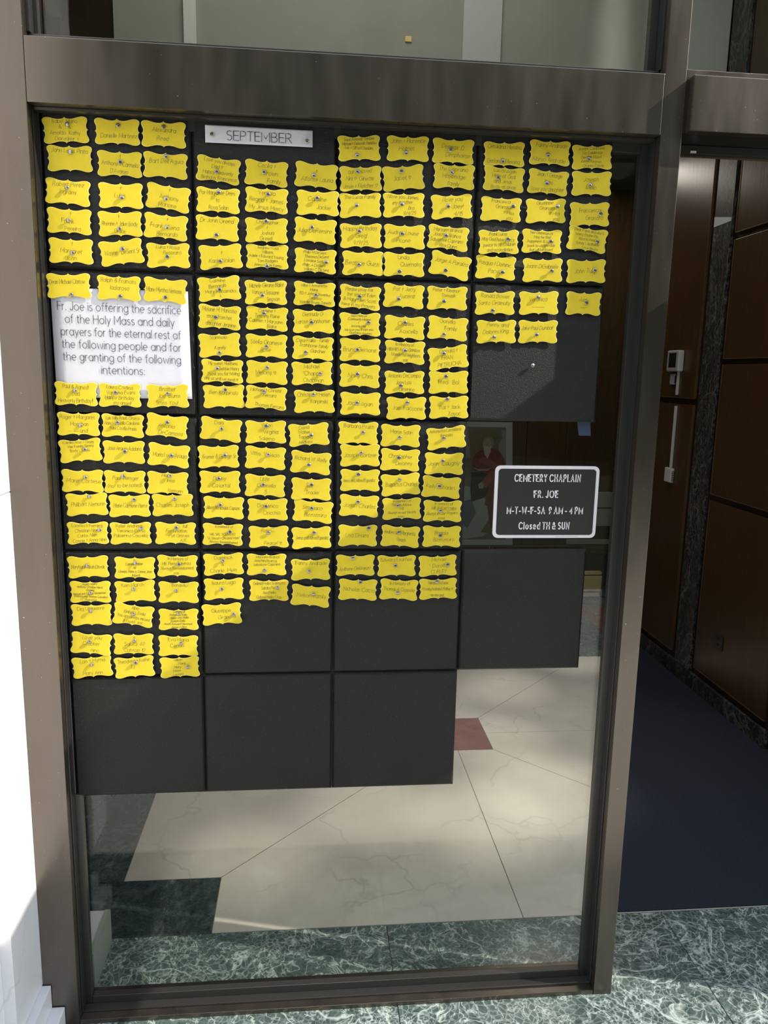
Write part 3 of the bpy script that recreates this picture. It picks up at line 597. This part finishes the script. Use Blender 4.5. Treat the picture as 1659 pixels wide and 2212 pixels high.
(2,2,2,0,0.6881,1.3757,-0.007,0.0450,0.6840,1.3896,'Anna and Alfred Esposito'),
(2,2,2,1,0.7834,1.3667,0.072,0.0456,0.7796,1.3788,'Bsgactus Charles'),
(2,2,2,2,0.8804,1.3609,-0.069,0.0455,0.8753,1.3630,'Kelly  Charles'),
(2,2,3,0,0.6866,1.3155,-0.052,0.0454,0.6841,1.3250,'Jonah Charles'),
(2,2,3,1,0.7878,1.3089,0.030,0.0452,0.7769,1.3165,'In memory of|Steven Alfons|M2|Always in our Hearts|xoxo'),
(2,2,3,2,0.8850,1.3039,-0.009,0.0455,0.8789,1.3051,'In memory of|MR. E TORTORER|Always in Our Prayers|xoxo'),
(2,2,4,0,0.6848,1.2440,-0.005,0.0453,0.7102,1.2620,'Lisa Dhami'),
(2,2,4,1,0.7859,1.2423,-0.063,0.0464,0.7815,1.2524,'Andrew and Margherita|Vmach'),
(2,2,4,2,0.8854,1.2419,-0.017,0.0453,0.8816,1.2442,'Brigida  |  Bizzozzaro'),
(0,3,0,0,0.0644,1.1704,0.036,0.0466,0.0630,1.1741,'Maryfrank Sarah Ditwak'),
(0,3,0,1,0.1693,1.1678,-0.020,0.0467,0.1717,1.1798,'+|Carmella Barber|Nic|(Joseph, Marie A, Carmel, Jean|Robert)'),
(0,3,0,2,0.2655,1.1715,-0.018,0.0467,0.2693,1.1758,'In Memory of|MR. Florio Fatehou|Always Remembered|xox'),
(0,3,1,0,0.0671,1.1110,-0.002,0.0465,0.0680,1.1097,'Angelo Aquino|Anthony Christine Marra|Dominic|Michael and Tammy Westerman|Barbara and Thomas Cassarino|Francesca'),
(0,3,1,1,0.1679,1.1115,0.048,0.0465,0.1649,1.1178,'Ken March  ||'),
(0,3,1,2,0.2670,1.1088,-0.019,0.0459,0.2623,1.1145,"''Bonavito''|||"),
(0,3,2,0,0.0666,1.0553,0.004,0.0468,0.0670,1.0662,'Dig Umpierre||'),
(0,3,2,1,0.1619,1.0546,-0.162,0.0467,0.1628,1.0586,'Alpia|Kimbery  Toola|You are always missed|& Loved   xox'),
(0,3,2,2,0.2647,1.0420,-0.011,0.0457,0.2656,1.0571,'Carmine III|Joseph A. Rella|Mary Ann Rella|Joseph Rella|North Edward Memorial|James + Gina'),
(0,3,3,0,0.0627,0.9848,-0.118,0.0468,0.0597,0.9915,'Love you|Crocker|   nino'),
(0,3,3,1,0.1593,0.9825,-0.014,0.0462,0.1621,0.9924,'+|Saluta  62|Calvicio 12'),
(0,3,3,2,0.2626,0.9773,-0.019,0.0460,0.2696,0.9841,'Eva Maria|Cendo|'),
(0,3,4,0,0.0622,0.9274,0.085,0.0469,0.0626,0.9334,'Lois + Myrna||Mary Ann'),
(0,3,4,1,0.1596,0.9265,0.070,0.0465,0.1630,0.9372,'Theodora + Kathe|TJ   |'),
(0,3,4,2,0.2646,0.9239,0.038,0.0465,0.2828,0.9255,'William |  Ward|Mary        |Helen        |Laurent       '),
(1,3,0,0,0.3712,1.1757,0.043,0.0463,0.3709,1.1851,'Dominick|&|Charlie  Mele'),
(1,3,0,1,0.4710,1.1747,-0.004,0.0458,0.4663,1.1618,'Maryann Branca|Joachim Branca|Salvatore Caprano||'),
(1,3,0,2,0.5740,1.1620,0.020,0.0452,0.5711,1.1585,'Fanny Andrade||'),
(1,3,1,0,0.3713,1.1161,0.022,0.0460,0.3665,1.1160,'Isaura Lugo||'),
(1,3,1,1,0.4760,1.1115,-0.002,0.0457,0.4966,1.1194,'Gabriel Pedro Scannuzzo|Sandra Pedro|Ana Pedro|Gabriel Pedro Chan'),
(1,3,1,2,0.5742,1.0979,-0.103,0.0454,0.5808,1.1031,'Nelson Family'),
(1,3,2,0,0.3653,1.0541,0.062,0.0457,0.3930,1.0541,'Giuseppe|    Granata'),
(2,3,0,0,0.6800,1.1717,0.004,0.0453,0.6734,1.1891,'|Anthony Delorenzo'),
(2,3,0,1,0.7788,1.1705,0.008,0.0456,0.7756,1.1709,'Edward Exarhos||'),
(2,3,0,2,0.8783,1.1698,0.040,0.0456,0.9022,1.1724,"Michael|'  Dorothy|CURLEY"),
(2,3,1,0,0.6867,1.1122,-0.036,0.0455,0.6922,1.1308,'Nicholas Catrio'),
(2,3,1,1,0.7856,1.1111,-0.060,0.0461,0.7823,1.1038,'In Memory of|Thomas A Coppola|'),
(2,3,1,2,0.8809,1.1129,0.028,0.0455,0.8765,1.1317,'Salvatore LoTurno|^ Loving husband + Father ^|we miss you!'),
]
# ------------------------------------------------------------------ black foam tiles stuck on the pane
ROWZ = [2.1495, 1.8301, 1.5177, 1.2063, .9000, .5915]
COLX = [.0084, .3184, .6284, .9384, 1.2484]
RW = ['top row', 'second row', 'third row', 'fourth row', 'bottom row']
CW = ['first column', 'second column', 'third column', 'fourth column']
def tile_mesh(wd, hg):
    bm = bmesh.new(); b = .0060; n = 10
    # front face grid with slight pillow, bevelled rim, side walls
    xs_ = [-wd/2, -wd/2+b] + [(-wd/2+b)+(wd-2*b)*k/n for k in range(1, n)] + [wd/2-b, wd/2]
    zs_ = [-hg/2, -hg/2+b] + [(-hg/2+b)+(hg-2*b)*k/n for k in range(1, n)] + [hg/2-b, hg/2]
    g = {}
    for i, x in enumerate(xs_):
        for j, z in enumerate(zs_):
            edge = i in (0, len(xs_)-1) or j in (0, len(zs_)-1)
            g[i,j] = bm.verts.new((x, .0075 if edge else 0, z))
    for i in range(len(xs_)-1):
        for j in range(len(zs_)-1): bm.faces.new((g[i,j], g[i+1,j], g[i+1,j+1], g[i,j+1]))
    I, J = len(xs_)-1, len(zs_)-1
    rim = [g[i,0] for i in range(I)]+[g[I,j] for j in range(J)]+[g[i,J] for i in range(I,0,-1)]+[g[0,j] for j in range(J,0,-1)]
    bk = [bm.verts.new((v.co.x, .0190, v.co.z)) for v in rim]
    for k in range(len(rim)): bm.faces.new((rim[k-1], bk[k-1], bk[k], rim[k]))
    bm.faces.new(bk)
    bmesh.ops.recalc_face_normals(bm, faces=bm.faces)
    me = bpy.data.meshes.new('foam_tile'); bm.to_mesh(me); bm.free(); me.materials.append(MATS['foam']); return me
extra = {(0,0):'under fifteen yellow cards',(1,0):'under the month strip and yellow cards',(2,0):'under fifteen yellow cards',(3,0):'under fifteen yellow cards',
 (0,1):'behind the large white notice sheet',(1,1):'under fifteen yellow cards',(2,1):'under fifteen yellow cards',(3,1):'with five cards and one bare pin',
 (0,2):'under fifteen yellow cards',(1,2):'under fifteen yellow cards',(2,2):'under fifteen yellow cards',(0,3):'under fifteen yellow cards',(1,3):'with seven yellow cards',(2,3):'with six yellow cards',
 (3,3):'bare, below the chaplain sign',(0,4):'bare, leftmost below the cards',(1,4):'bare, middle of the bottom three',(2,4):'bare, rightmost of the bottom three'}
for (i, j), ex in extra.items():
    me = tile_mesh(COLX[i+1]-COLX[i]-.0006, ROWZ[j]-ROWZ[j+1]-.0006)
    o = bpy.data.objects.new('foam_tile', me); COL.objects.link(o)
    o.location = ((COLX[i]+COLX[i+1])/2, .0003, (ROWZ[j]+ROWZ[j+1])/2)
    tag(o, 'black foam tile, %s, %s, %s' % (RW[j], CW[i], ex), 'foam tile', 'black foam tiles on the window')

# ------------------------------------------------------------------ yellow cards
Q = [(0,.98),(.022,.93),(.06,.885),(.12,.855),(.20,.835),(.30,.835),(.42,.865),(.54,.92),(.66,.975),(.76,1.0),(.85,.99),(.93,.94),(.985,.86),(1.0,.76),(.99,.64),(.955,.50),(.925,.38),(.915,.26),(.925,.15),(.945,.07),(.97,.02)]
def outline():
    q1 = Q + [(1.0, 0)]
    pts = list(q1)
    pts += [(x, -y) for x, y in reversed(q1[:-1])]
    pts += [(-x, -y) for x, y in q1[1:]]
    pts += [(-x, y) for x, y in reversed(q1[1:-1])]
    return pts
OUT = outline()
HW, HH = .0461, .0262
def card_build(hw, bend, tiltx, tilty, curl):
    def surf(x, z): return bend*(x/hw)**2 + tiltx*x + tilty*z + curl*max(0, -z/HH)**2*(1 if True else 0)
    bm = bmesh.new(); rings = []
    for f in (1.0, .968, .66, .33):
        r = []
        for px, pz in OUT:
            # inner rings relax to an ellipse-free scaled outline
            x, z = px*hw*f, pz*HH*f
            r.append(bm.verts.new((x, surf(x, z), z)))
        rings.append(r)
    cv = bm.verts.new((0, surf(0, 0), 0)); n = len(OUT)
    for a in range(3):
        for k in range(n):
            f = bm.faces.new((rings[a][k-1], rings[a][k], rings[a+1][k], rings[a+1][k-1])); f.material_index = 1 if a == 0 else 0; f.smooth = True
    for k in range(n): f = bm.faces.new((rings[3][k-1], rings[3][k], cv)); f.smooth = True
    back = [bm.verts.new((v.co.x, v.co.y+.0004, v.co.z)) for v in rings[0]]
    for k in range(n): f = bm.faces.new((rings[0][k], rings[0][k-1], back[k-1], back[k])); f.material_index = 1
    bk = bm.faces.new(back)
    bmesh.ops.recalc_face_normals(bm, faces=bm.faces)
    me = bpy.data.meshes.new('memorial_card'); bm.to_mesh(me); bm.free()
    return me, surf
def lathe(bm, prof, seg=12, mat=0):
    """profile of (radius, y) about the y axis"""
    prev = None
    for r, y in prof:
        ring = [bm.verts.new((r*cos(2*pi*k/seg), y, r*sin(2*pi*k/seg))) for k in range(seg)]
        if prev:
            for k in range(seg): f = bm.faces.new((prev[k-1], prev[k], ring[k], ring[k-1])); f.smooth = True; f.material_index = mat
        prev = ring; first = ring if prof[0] == (r, y) else None
    return prev
def pin_mesh():
    bm = bmesh.new()
    lathe(bm, [(.0002,-.0070),(.0022,-.0069),(.0038,-.0064),(.0047,-.0055),(.0049,-.0047),(.0045,-.0041),(.0026,-.0038),(.0018,-.0030),(.0021,-.0012),(.0030,-.0006),(.0002,-.0005)], 16, 0)
    lathe(bm, [(.0006,-.0006),(.0005,.001),(.0001,.0035)], 6, 1)
    bmesh.ops.recalc_face_normals(bm, faces=bm.faces)
    me = bpy.data.meshes.new('push_pin'); bm.to_mesh(me); bm.free()
    me.materials.append(MATS['silver_pin']); me.materials.append(MATS['pin_metal']); return me
PIN = pin_mesh()
def pin(x, y, z, label, group='silver push pins in the yellow cards'):
    o = bpy.data.objects.new('push_pin', PIN); COL.objects.link(o); o.location = (x, y, z)
    o.rotation_euler = (random.uniform(-.25,.25), 0, random.uniform(-.25,.25)); o.scale = (1, random.uniform(.5, .95), 1)
    tag(o, label, 'push pin', group); return o
R5 = ['first', 'second', 'third', 'fourth', 'fifth']; C3 = ['left', 'middle', 'right']
TR_ = ['top', 'second', 'third', 'fourth']; TC_ = ['first', 'second', 'third', 'fourth']
for (i, j, r, c, x, z, rot, hw, px, pz, txt) in CARDS:
    if not (i == 3 and j == 1 and r == 0 and c == 2): hw = HW
    rnd = random.Random(i*1000+j*100+r*10+c)
    bend = rnd.uniform(-.0006, .0009); tx = rnd.uniform(-.010, .010); ty = rnd.uniform(-.02, .02)
    me, surf = card_build(hw, bend, tx, ty, rnd.uniform(-.0012, .0004))
    y = -.0042 - (.0012 if (r+c) % 2 else 0) - rnd.uniform(0, .0012)
    if (i, j) == (0, 1): y -= .0012
    t_ = empty('memorial_card', (x, y, z)); t_.rotation_euler = (0, -rot, 0)
    sheet_o = link('card_sheet', me, ['yellow_card', 'card_edge'], t_)
    where = '%s black tile in %s row of tiles' % (TC_[i], TR_[j])
    tag(t_, 'yellow card, %s one in %s row, on %s' % (C3[c], R5[r], where), 'card', 'yellow cards pinned to the foam tiles')
    # pencil writing
    bm = bmesh.new(); lines = txt.split('|'); nl = len(lines)
    pitch = min(.0165, .0455/max(nl, 1)); hgt = min(.0088, pitch*.66)
    if nl == 1: hgt = .0095
    lo = [text_strokes(l) for l in lines]; mw = max(wd for _, wd in lo)
    s = min(hgt*1.0, .074/mw); slant = rnd.uniform(-.05, .28); ws = rnd.uniform(.9, 1.1)
    for k, (st, wd) in enumerate(lo):
        zb = (nl-1)/2*pitch - k*pitch - hgt*.42; tilt = rnd.uniform(-.05, .05)
        hh = min(hgt, s*1.55)
        lead = len(lines[k]) - len(lines[k].lstrip())
        xo = -wd*s/2 + rnd.uniform(-.003, .003) + (0.003*lead*.4)
        for pl in st:
            jx, jz = rnd.uniform(-.04, .04), rnd.uniform(-.05, .05)
            pts = []
            for (a, b_) in pl:
                X_ = xo + (a + jx + b_*slant + rnd.uniform(-.012,.012))*s; Z_ = zb + (b_+jz+rnd.uniform(-.015,.015))*hh + tilt*(X_)
                pts.append((max(-hw*.86, min(hw*.86, X_)), max(-HH*.86, min(HH*.86, Z_))))
            ribbon(bm, pts, .00030, lambda a, b_: (a, surf(a, b_)-.00025, b_))
    bm_obj('handwriting', bm, 'pencil', sheet_o)
    ca, sa = cos(rot), sin(rot); dx, dz = px-x, pz-z; lx, lz = dx*ca+dz*sa, -dx*sa+dz*ca
    pin(px, y+surf(lx, lz)-.0002, pz, 'silver pin in %s card, %s row, %s' % (C3[c], R5[r], where))
pin(1.085, -.0030, 1.647, 'brass coloured push pin alone on the bare foam below five cards', 'spare push pin')

# ------------------------------------------------------------------ white printed sheets
def sheet(name, corners, y, label, cat, bulge=.001):
    """corners TL TR BR BL in x,z ; returns empty-less mesh thing"""
    bm = bmesh.new(); n = 12; g = {}
    TL, TR, BR, BL = corners
    def pos(u, v):
        a = (TL[0]+(TR[0]-TL[0])*u, TL[1]+(TR[1]-TL[1])*u); b_ = (BL[0]+(BR[0]-BL[0])*u, BL[1]+(BR[1]-BL[1])*u)
        return (a[0]+(b_[0]-a[0])*v, y-bulge*sin(u*pi)*(.5+.5*sin(v*7))*.6-bulge*.4*sin(v*pi), a[1]+(b_[1]-a[1])*v)
    for a in range(n+1):
        for b_ in range(n+1): g[a,b_] = bm.verts.new(pos(a/n, b_/n))
    for a in range(n):
        for b_ in range(n): f = bm.faces.new((g[a,b_], g[a,b_+1], g[a+1,b_+1], g[a+1,b_])); f.smooth = True
    bmesh.ops.recalc_face_normals(bm, faces=bm.faces)
    o = bm_obj(name, bm, 'white_paper'); tag(o, label, cat)
    so_ = o.modifiers.new('thick', 'SOLIDIFY'); so_.thickness = .0003; so_.offset = 0
    return o
sp_ = sheet('month_strip', [(.348,2.133),(.575,2.132),(.575,2.0985),(.348,2.098)], -.0032, 'white paper strip reading SEPTEMBER pinned on the black foam', 'paper strip', .0006)
bm = bmesh.new(); print_line(bm, 'SEPTEMBER', .4615, 2.1045, .0185, .137, .00062, lambda a, b_: (a, -.0046, b_), -.001); bm_obj('lettering', bm, 'ink', sp_)
pin(.362, -.0036, 2.114, 'brass push pin at the left end of the month strip', 'pins in the month strip'); pin(.563, -.0036, 2.109, 'brass push pin at the right end of the month strip', 'pins in the month strip')
nt_ = sheet('notice_sheet', [(.013,1.790),(.304,1.790),(.308,1.557),(.015,1.556)], -.0022, 'large white printed sheet about daily prayers pinned on black foam', 'notice', .0010)
bm = bmesh.new()
LN = [("Fr. Joe is offering the sacrifice", .026,.288), ("of the Holy Mass and daily", .041,.273), ("prayers for the eternal rest of", .031,.286), ("the following people and for", .032,.286), ("the granting of the following", .033,.285), ("intentions:", .113,.206)]
for k, (s_, a0, a1) in enumerate(LN):
    print_line(bm, s_, (a0+a1)/2, 1.7425-k*.0268, .0178, a1-a0, .00060, lambda a, b_: (a, -.00405, b_), -.012, gap=.19)
bm_obj('lettering', bm, 'grey_ink', nt_)

# ------------------------------------------------------------------ chaplain sign
sg = empty('door_sign', (1.142, 0, 1.322)); tag(sg, 'black sign with white rounded border giving the chaplain hours', 'sign')
def rel(pts): return [(a-1.142, b_-1.322) for a, b_ in pts]
plate_o = link('sign_plate', prism(rel(rrect(1.0135,1.2710,1.2340,1.4110,.013)), .0150, .0178, 0, 'y'), 'sign_white', sg)
link('sign_face', prism(rel(rrect(1.0215,1.2630,1.2415,1.4035,.0085)), .0144, .0151, 0, 'y'), 'sign_black', plate_o)
bm = bmesh.new()
for s_, a0, a1, zb, hgt, hwid in (("CEMETERY CHAPLAIN",1.062,1.224,1.3735,.0165,.00130),("FR. JOE",1.112,1.170,1.3345,.0160,.00130),("M-T-W-F-SA  9 AM - 4 PM",1.047,1.234,1.2945,.0160,.00130),("Closed TH & SUN",1.078,1.203,1.2565,.0160,.00130)):
    print_line(bm, s_, (a0+a1)/2-1.142, zb-1.322, hgt, a1-a0, hwid, lambda a, b_: (a, .0140, b_), 0, gap=.46)
bm_obj('lettering', bm, 'sign_white', plate_o)
bm = bmesh.new()
print_line(bm, 'PLEASE USE OTHER DOOR', 1.20-1.142, 1.2362-1.322, .0022, .050, .00016, lambda a, b_: (a, .0148, b_)) if False else None
for k in range(22): ribbon(bm, [(1.171-1.142+k*.0026, 1.2375-1.322), (1.1725-1.142+k*.0026, 1.2375-1.322)], .00022, lambda a, b_: (a, .0148, b_))
bm_obj('fine_print', bm, 'grey_ink', plate_o)
tp = link('tape_strip', prism([(1.208,1.520),(1.2405,1.520),(1.2440,1.4845),(1.2145,1.4850)][::-1], .0186, .0191, 0, 'y'), 'blue_tape')
tag(tp, 'short strip of blue tape hanging below the fourth tile of second row', 'tape')

# ------------------------------------------------------------------ poster on the back wall
po = empty('saint_poster', (1.70, 3.75, .83)); tag(po, 'tall printed poster of a bearded man in a red robe with pale border', 'poster')
def pr(name, pts, mat, k): return link(name, prism([(a-1.70, b_-.83) for a, b_ in pts], -.0008*k-.0012, -.0008*k-.0002, 0, 'y'), mat, po)
pr('sheet', [(1.42,.373),(2.089,.373),(2.042,1.288),(1.42,1.288)], 'pr_border', 0)
pr('picture', [(1.47,.416),(2.037,.416),(1.996,1.251),(1.47,1.251)], 'pr_cloud', 1)
pr('glow', [(1.72,.95),(1.99,.95),(1.985,1.10),(1.94,1.20),(1.90,1.235),(1.80,1.24),(1.73,1.20)], 'pr_glow', 2)
pr('cloud', [(1.955,1.05),(2.005,1.02),(1.998,1.22),(1.96,1.235),(1.975,1.17),(1.945,1.13)], 'pr_cloud2', 3)
pr('cloud', [(1.60,1.05),(1.74,1.02),(1.72,1.24),(1.60,1.24)], 'pr_cloud2', 3)
pr('cloud', [(1.60,.45),(1.72,.42),(1.86,.44),(1.93,.50),(1.96,.60),(1.88,.70),(1.80,.80),(1.70,.82),(1.62,.70)], 'pr_drape', 3)
pr('shadow_fold', [(1.66,.56),(1.74,.50),(1.80,.62),(1.76,.72),(1.69,.70)], 'pr_blue', 4); pr('shadow_fold', [(1.84,.47),(1.94,.46),(2.0,.56),(1.93,.62)], 'pr_glow', 4)
pr('skirt', [(1.755,.92),(1.92,.92),(1.93,.80),(1.85,.73),(1.76,.70),(1.75,.80)], 'pr_dark', 5)
pr('robe', [(1.755,1.00),(1.775,1.055),(1.82,1.085),(1.90,1.095),(1.955,1.075),(1.985,1.03),(2.02,.93),(2.01,.86),(1.99,.72),(1.93,.64),(1.86,.68),(1.89,.80),(1.90,.90),(1.83,.92),(1.76,.94)], 'pr_red', 6)
pr('sleeve', [(1.82,.83),(1.86,.80),(1.92,.86),(1.93,.92),(1.89,.93)], 'pr_red2', 7); pr('sleeve', [(1.80,1.0),(1.87,.97),(1.97,.92),(1.98,.95),(1.90,1.01),(1.83,1.04)], 'pr_red2', 7)
pr('hand', [(1.805,.83),(1.815,.80),(1.845,.80),(1.85,.83),(1.83,.85)], 'pr_skin', 8); pr('neckline', [(1.76,.955),(1.80,.93),(1.87,.93),(1.90,.955),(1.87,.945),(1.80,.945)], 'pr_skin', 8)
def ell(cx_, cz_, rx, rz, n=14): return [(cx_+rx*cos(2*pi*k/n), cz_+rz*sin(2*pi*k/n)) for k in range(n)]
pr('hair', ell(1.868,1.135,.043,.047), 'pr_hair', 7); pr('head', ell(1.862,1.128,.031,.040), 'pr_skin', 8)
pr('beard', [(1.828,1.125),(1.845,1.108),(1.862,1.112),(1.880,1.105),(1.893,1.125),(1.888,1.07),(1.868,1.02),(1.845,1.05)], 'pr_beard', 9)
pr('brow', [(1.838,1.142),(1.885,1.142),(1.885,1.148),(1.838,1.148)], 'pr_hair', 9); pr('nose', [(1.857,1.140),(1.864,1.140),(1.868,1.118),(1.855,1.118)], 'pr_hair', 9)
pr('leg', [(1.88,.68),(1.93,.64),(1.95,.50),(1.91,.50)], 'pr_red', 5)
# brochures racked beside it
for (x0,x1,z0,z1,lb) in ((2.60,2.842,.665,.781,'pale grey brochure, topmost of three beside the poster'),(2.60,2.845,.523,.654,'pale grey brochure, second of three beside the poster'),(2.496,2.845,.383,.419,'low pale grey leaflet lying below two brochures by the poster')):
    o = link('brochure', boxes([(x0,x1,3.728,3.739 if z0>.4 else 3.7395,z0,z1)], .001), 'brochure'); tag(o, lb, 'brochure', 'brochures on the back wall')
hk = link('wall_hook', boxes([(1.906,1.912,3.725,3.7395,.338,.366),(1.912,1.930,3.725,3.731,.338,.344),(1.9305,1.936,3.725,3.731,.338,.356)]), 'brochure'); tag(hk, 'small pale curled wall hook just under the poster', 'hook')
# black cabinet with brass fittings
cb = empty('low_cabinet', (2.0, 3.6, 0)); tag(cb, 'long low black lacquered cabinet with brass plates against back wall', 'cabinet')
def cp(name, *b, mat, bevel=.003): return link(name, boxes([b], bevel, (2.0,3.6,0)), mat, cb)
cb_b = cp('body', 1.30,2.772,3.603,3.735,.012,.325, mat='black_lacquer'); cp('top', 1.28,2.776,3.597,3.7375,.3255,.345, mat='black_lacquer')
cp('plinth', 1.33,2.75,3.625,3.735,.001,.0115, mat='black_lacquer', bevel=0)
link('brass_plate', prism([(2.52-2,.181),(2.734-2,.181),(2.734-2,.197),(2.722-2,.210),(2.52-2,.210)], -.006, .0025, .001, 'y'), 'brass', cb_b)
link('brass_plate', prism([(2.52-2,.056),(2.736-2,.056),(2.738-2,.171),(2.52-2,.171)], -.006, .0025, .001, 'y'), 'brass', cb_b)
link('brass_plate', prism([(2.52-2,.013),(2.724-2,.013),(2.724-2,.031),(2.716-2,.039),(2.52-2,.039)], -.006, .0025, .001, 'y'), 'brass', cb_b)

# ------------------------------------------------------------------ things on the right wood wall
def onwall(name, y0,y1,z0,z1,d, mat, par, bevel=.004, base=XW): return link(name, boxes([(base-d,base-.0003,y0,y1,z0,z1)], bevel, par.location), mat, par)
th = empty('thermostat', (XW, 2.43, 1.73)); tag(th, 'white wall thermostat with dark screen above a white cable cover', 'thermostat')
th_h = onwall('housing', 2.308,2.445,1.664,1.777,.032,'white_plastic',th,.007); link('screen', boxes([(XW-.0345,XW-.0325,2.332,2.418,1.684,1.762)], 0, th.location),'screen',th_h)
link('faceplate', boxes([(XW-.035,XW-.0325,2.316,2.437,1.670,1.6835),(XW-.035,XW-.0325,2.316,2.437,1.7625,1.771),(XW-.035,XW-.0325,2.316,2.3315,1.6837,1.7623),(XW-.035,XW-.0325,2.4185,2.437,1.6837,1.7623)], .0008, th.location),'grey_plastic',th_h)
bt = empty('small_sensor', (XW, 2.41, 1.62)); tag(bt, 'small grey sensor box just below the thermostat', 'sensor')
onwall('housing', 2.384,2.433,1.592,1.650,.013,'grey_plastic',bt); onwall('vent', 2.3815,2.3838,1.600,1.640,.009,'dark_outlet',bt,.0005)
cc = empty('cable_cover', (XW, 2.40, 1.4)); tag(cc, 'narrow white cable cover running down the dark wood wall', 'cable cover')
link('channel', boxes([(XW-.012,XW-.0003,2.340,2.354,1.536,1.6635)], .002, cc.location),'white_plastic',cc); link('channel', boxes([(XW-.012,XW-.0003,2.336,2.350,1.133,1.476)], .002, cc.location),'white_plastic',cc)
sr = empty('humidity_sensor', (XW, 2.38, 1.09)); tag(sr, 'white vented sensor box at the foot of the cable cover', 'sensor')
sr_h = onwall('housing', 2.308,2.386,1.052,1.132,.021,'white_plastic',sr,.005)
for k in range(6): onwall('louvre', 2.3055,2.3078,1.062+k*.010,1.0655+k*.010,.016,'dark_outlet',sr,0).parent = sr_h
ol = empty('wall_outlet', (XW, 1.685, .347)); tag(ol, 'dark electrical outlet low on the right wood panel', 'outlet')
ol_p = onwall('plate', 1.648,1.722,.312,.383,.005,'dark_outlet',ol,.0015)
for z in (.328, .358): link('socket', boxes([(XW-.0062,XW-.0051,1.676,1.694,z,z+.013)], .0005, ol.location),'outlet_hole',ol_p)
pl_ = link('white_wedge', prism([(1.946,2.377),(2.106,2.374),(2.106,2.424),(1.946,2.394)], XW-.0062, XW-.0034, 0, 'x'), 'white_paper')  # flat white wedge on the dark pilaster
tag(pl_, 'small white wedge-shaped patch high on the black marble pilaster', 'card')

# ------------------------------------------------------------------ added freestanding board beside the doorway, unseen, shaped to shade the window
nb = empty('shade_board', (1.76, -.5, 0)); tag(nb, 'added freestanding solid shade board standing outside the doorway on one thin leg', 'shade board')
def nbp(name, *b, mat): return link(name, boxes([b], .003, (1.76,-.5,0)), mat, nb)
nbp('shade_panel', 1.750,1.775,-.52,-.15,1.28,2.092, mat='dark_bronze')
nbp('shade_box', 1.740,1.785,-.95,-.5205,1.30,1.80, mat='dark_bronze')  # added box that shades the foot of the left marble wall
nbp('leg', 1.752,1.773,-.515,-.495,.012,1.2795, mat='dark_bronze'); nbp('shade_board_foot', 1.60,1.92,-.62,-.38,.0005,.0115, mat='dark_bronze')

# dark tall hedge across the forecourt, mirrored in glass and metal
bm = bmesh.new(); bmesh.ops.create_grid(bm, x_segments=90, y_segments=30, size=1)
rh = random.Random(5)
for v_ in bm.verts:
    a_, b_ = v_.co.x, v_.co.y; topf = (b_+1)/2
    v_.co = Vector((a_*14, -13.5 - .5*sin(a_*31+b_*3) - 1.6*topf**3 + rh.uniform(-.3,.3), topf*(13+.9*sin(a_*17)+.6*sin(a_*41)) ))
hd = bm_obj('tall_hedge', bm, 'leaves'); sm_ = hd.modifiers.new('thick', 'SOLIDIFY'); sm_.thickness = .6; sm_.offset = 0
tag(hd, 'tall dark green hedge across the paved forecourt behind the viewer', 'hedge')
